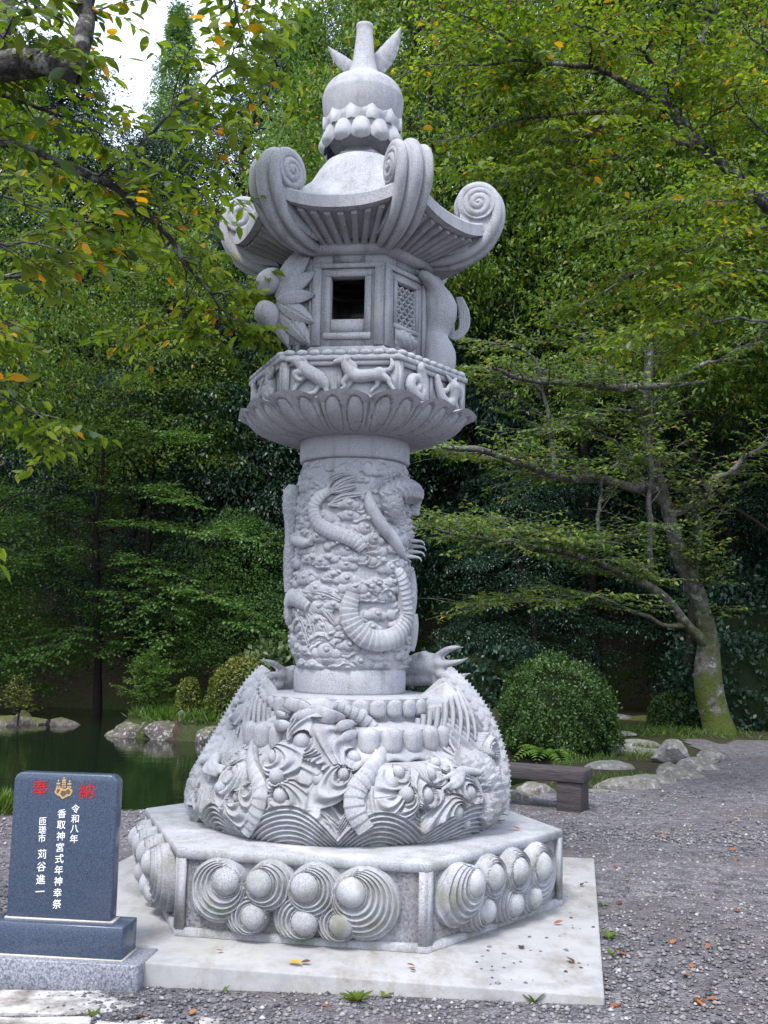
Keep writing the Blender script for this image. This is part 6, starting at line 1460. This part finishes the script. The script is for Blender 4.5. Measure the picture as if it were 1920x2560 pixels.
# ---------------------------------------------------------------- fern, grass, weeds
def frond_tree(name, label, loc, n, L, seed, cat='fern'):
    f_ = empty(name, loc); tag(f_, label, cat); r = np.random.default_rng(seed)
    for k in range(n):
        a = 2 * PI * k / n + r.uniform(-.2, .2); l = L * r.uniform(.75, 1.1); u = np.linspace(0, 1, 14); el = r.uniform(.5, .9)
        P = np.stack([np.cos(a) * l * u * .85, np.sin(a) * l * u * .85, l * (el * u - .62 * u ** 2.2)], -1); T, N, B = frames(P, np.array((0, 0, 1.0)))
        LP, LD, LN, LL = [], [], [], []
        for i in range(1, 14):
            for s in (-1, 1):
                LP.append(P[i]); LD.append(B[i] * s + T[i] * .45); LN.append(N[i]); LL.append(l * .27 * math.sin(PI * min(1, .12 + .86 * u[i])) + .01)
        me = leaf_mesh('frond', np.array(LP), np.array(LD), np.array(LN), np.array(LL), .30); link('frond', me, M['fernleaf'], f_)
    return f_
q = gpt(1368, 1886); frond_tree('fern', 'bright green fern at the foot of the large round bush', (q.x, q.y - .22, hz(q.x, q.y - .22)), 12, .66, 5)
def blades(P, h, seed, lean=.5):
    r = np.random.default_rng(seed); n = len(P); Dd = np.stack([r.normal(size=n) * lean, r.normal(size=n) * lean, np.ones(n)], -1); N = nrm(np.stack([r.normal(size=n), r.normal(size=n), .3 * np.ones(n)], -1)); return leaf_mesh('grass', P, Dd, N, h * (.5 + r.random(n)), .10, False, .02)
def patch(n, poly, seed, dens=None):
    r = np.random.default_rng(seed); poly = np.array(poly); lo, hi = poly.min(0), poly.max(0); X = lo + (hi - lo) * r.random((n, 2)); return X[polydist(X[:, 0], X[:, 1], poly) > 0]
def terrP(X): return np.stack([X[:, 0], X[:, 1], terr(X[:, 0], X[:, 1]) - .01], -1)
pts = [(p.x, p.y) for p in (gpt(1300, 1930), gpt(1450, 1890), gpt(1500, 1840), gpt(1600, 1850), gpt(1690, 1890), gpt(1760, 1900), gpt(1640, 1945), gpt(1480, 1975), gpt(1330, 1985))]
X = patch(9000, pts, 3); kk = vnoise((X[:, 0] * 1 + 40, X[:, 1] + 40), 1.5, 4) > .5; X = X[kk]
tag(link('grass', blades(terrP(X), .085, 5), M['grassblade']), 'short grass and weeds among the stepping stones', 'grass', kind='stuff')
pts = [(-1.6, 17.3), (-3.9, 17.9), (-4.5, 18.8), (-3.6, 19.6), (-2.2, 19.6), (.2, 19), (.2, 17.2)]; X = patch(9000, pts, 6)
tag(link('grass', blades(terrP(X), .20, 7, .6), M['grassblade']), 'long grass on the point behind the pond rocks', 'grass', kind='stuff')
q0 = gpt(1690, 1842); X = np.stack([q0.x + rng.normal(size=1500) * .8, q0.y + .7 + rng.normal(size=1500) * .5], -1)
tag(link('grass', blades(terrP(X), .12, 8, .9), M['grassblade']), 'dim tufted grass around the foot of the mossy trunk', 'grass', kind='stuff')
q0 = gpt(10, 2030); X = np.stack([q0.x - .1 + rng.normal(size=1500) * .22, q0.y + rng.normal(size=1500) * .12], -1)
tag(link('grass', blades(terrP(X), .16, 9, .5), M['grassblade']), 'grass tuft on the pond edge behind the tablet', 'grass', kind='stuff')
def weed(label, x, y, z, n, L, seed):
    o = empty('weed', (x, y, z)); tag(o, label, 'weed', 'weeds along the slab'); r = np.random.default_rng(seed)
    for k in range(n):
        a = r.random() * 6.28; el = r.uniform(.25, 1.0); me = single_leaf(LC[k % 2], seed * 9 + k, .34); me.name = 'leaf'
        f_ = link('leaf', me, None, o); f_.matrix_local = Matrix.Rotation(a, 4, 'Z') @ Matrix.Rotation(-el, 4, 'Y') @ Matrix.Scale(L * r.uniform(.6, 1.1), 4)
for k, (px, py, n, L, lab) in enumerate([(893, 2500, 13, .085, 'largest green weed in front of the slab, below its middle'), (960, 2492, 5, .045, 'small weed just right of the largest weed before the slab'), (1335, 2518, 7, .065, 'thin upright weed before the right end of the slab'), (1525, 2365, 10, .07, 'weed clump beside the right edge of the slab, upper of two'), (1530, 2408, 9, .055, 'weed clump beside the right edge of the slab, lower of two'), (1508, 2280, 7, .045, 'tiny weed with a yellow leaf at the right edge of the slab'), (232, 2545, 6, .055, 'small weed between the tablet and the kerb stone'), (560, 2490, 5, .04, 'tiny weed at the left front of the slab')]):
    zz = .02 if px < 700 else .06; q = gpt(px, py, zz); weed(lab, q.x, q.y, yz(q.x, q.y), n, L, 30 + k)

# ---------------------------------------------------------------- fallen leaves
FLC = [leafcol('fallen_brown', (.13, .05, .025), .1), leafcol('fallen_rust', (.28, .10, .045), .1), leafcol('fallen_orange', (.42, .17, .045), .15), leafcol('fallen_yellow', (.62, .36, .02), .2), leafcol('fallen_dark', (.055, .03, .025), .05)]
FLM = [[single_leaf(m_, 200 + 7 * i + j, .5) for j in range(3)] for i, m_ in enumerate(FLC)]
def fallen(px, py, z, ci, L, label, group=None, seed=0):
    r = random.Random(seed * 7 + int(px)); q = gpt(px, py, z); o = link('fallen_leaf', FLM[ci][r.randrange(3)], None, None, (q.x, q.y, q.z + .006), (r.uniform(-.25, .25), r.uniform(-.3, .1), r.random() * 6.28)); o.scale = (L,) * 3; tag(o, label, 'leaf', group); return o
GL = 'fallen leaves'
for k, (px, py, ci, L, lab) in enumerate([(722, 2408, 3, .075, 'bright yellow fallen leaf on the front of the slab'), (752, 2409, 0, .05, 'curled brown fallen leaf touching the yellow leaf on the slab'), (558, 2380, 2, .04, 'small orange fallen leaf on the left front of the slab'), (1038, 2418, 1, .045, 'rust fallen leaf on the front of the slab right of the middle'), (1305, 2374, 4, .06, 'dark crumpled leaf on the right part of the slab'), (1436, 2410, 0, .06, 'dark brown fallen leaf near the right front corner of the slab'), (1452, 2217, 4, .05, 'dark leaf bits on the slab beyond the plinth corner'), (1384, 2312, 1, .05, 'brown leaf on the slab by the plinth, right side'), (1040, 2430, 4, .03, 'tiny dark leaf below the rust leaf on the slab')]):
    fallen(px, py, .122, ci, L, lab, GL, k)
for k, (px, py, ci, L, lab) in enumerate([(1615, 2238, 3, .085, 'largest orange-yellow leaf on the gravel at the right'), (1575, 2333, 2, .05, 'orange leaf on the gravel right of the slab, middle'), (1678, 2362, 2, .06, 'orange leaf on the gravel below the largest leaf'), (1503, 2157, 2, .05, 'orange leaf at the far right corner of the slab'), (1850, 2050, 3, .05, 'yellow leaf on the gravel near the right edge'), (1650, 2090, 2, .09, 'long orange leaf on the gravel behind the slab'), (1760, 2520, 0, .085, 'brown leaf on the gravel at the bottom right'), (1552, 2512, 1, .07, 'rust leaf just off the right front corner of the slab'), (840, 2522, 1, .07, 'rust leaf on the gravel below the middle of the slab'), (672, 2512, 1, .06, 'pinkish rust leaf on the gravel left of the weed'), (370, 2545, 2, .07, 'orange leaf standing on the kerb edge at the lower left'), (895, 2540, 0, .06, 'dark brown leaf at the bottom edge below the weed'), (475, 2540, 2, .05, 'orange leaf on the gravel at the bottom left'), (1780, 2210, 1, .05, 'rust leaf on the gravel left of the right edge'), (1395, 2112, 0, .10, 'long brown curled leaf on the gravel behind the plinth corner')]):
    fallen(px, py, .085 if px > 1300 else .03, ci, L, lab, GL, 50 + k)
SMALL = []
for k in range(60):
    px = rng.uniform(1280, 1910); py = 1880 + 640 * rng.random() ** 1.3; q = gpt(px, py, .05)
    if polydist(np.array([q.x]), np.array([q.y]), SLAB)[0] > -.05 or polydist(np.array([q.x]), np.array([q.y]), YARD)[0] < .1 or (px < 1480 and py > 2020): continue
    ci_ = int(rng.choice([0, 1, 1, 2])); SMALL.append((px, py, yz(q.x, q.y), ci_, rng.uniform(.03, .065), 100 + k))
def where_(px, py):
    row = 'near edging rocks' if py < 1990 else 'beyond bench' if py < 2060 else 'level with plinth top' if py < 2140 else 'behind slab' if py < 2260 else 'beside slab' if py < 2400 else 'at frame bottom'
    col = 'left' if px < 1560 else 'middle' if px < 1740 else 'right'
    return row + ', ' + col
from collections import defaultdict
groups_ = defaultdict(list)
for s_ in SMALL: groups_[(where_(s_[0], s_[1]), s_[3])].append(s_)
ORD = ['leftmost', 'second from left', 'third from left', 'fourth from left', 'fifth from left', 'sixth from left']
for (w_, ci_), lst in groups_.items():
    lst.sort(key=lambda q_: q_[0])
    for i_, s_ in enumerate(lst):
        cn = ('brown', 'rust', 'orange')[ci_]; lab = 'small %s leaf on gravel %s' % (cn, w_) + ('' if len(lst) == 1 else ', ' + ORD[min(i_, 5)])
        fallen(s_[0], s_[1], s_[2], s_[3], s_[4], lab, 'small leaves on the gravel', s_[5])
for k, (px, py, L, lab) in enumerate([(1262, 2054, .07, 'dry brown leaf on the plinth top right of the waves'), (1300, 2076, .05, 'rust leaf near the right corner of the plinth top'), (1205, 2068, .05, 'brown leaf in the damp shade at the right foot of the waves'), (548, 2072, .06, 'brown leaf against the left foot of the waves'), (620, 2085, .06, 'brown twig-like leaf at the front left foot of the waves')]):
    fallen(px, py, .523, k % 2, L, lab, GL, 300 + k)
# pebbles strewn on the slab
r = np.random.default_rng(77); n = 70; px = r.uniform(1180, 1490, n); py = r.uniform(2200, 2460, n); PP = np.array([tuple(gpt(a, b, .122)) for a, b in zip(px, py)]); ok = (polydist(PP[:, 0], PP[:, 1], SLAB) > .03) & (np.hypot(PP[:, 0] - LX, PP[:, 1] - LY) > 1.22)
tag(link('stray_pebbles', stones_me('stray_pebbles', PP[ok], .004 + .009 * r.random(ok.sum()) ** 2, 5), M['pebble']), 'small dark pebbles strewn on the slab', 'gravel', kind='stuff')
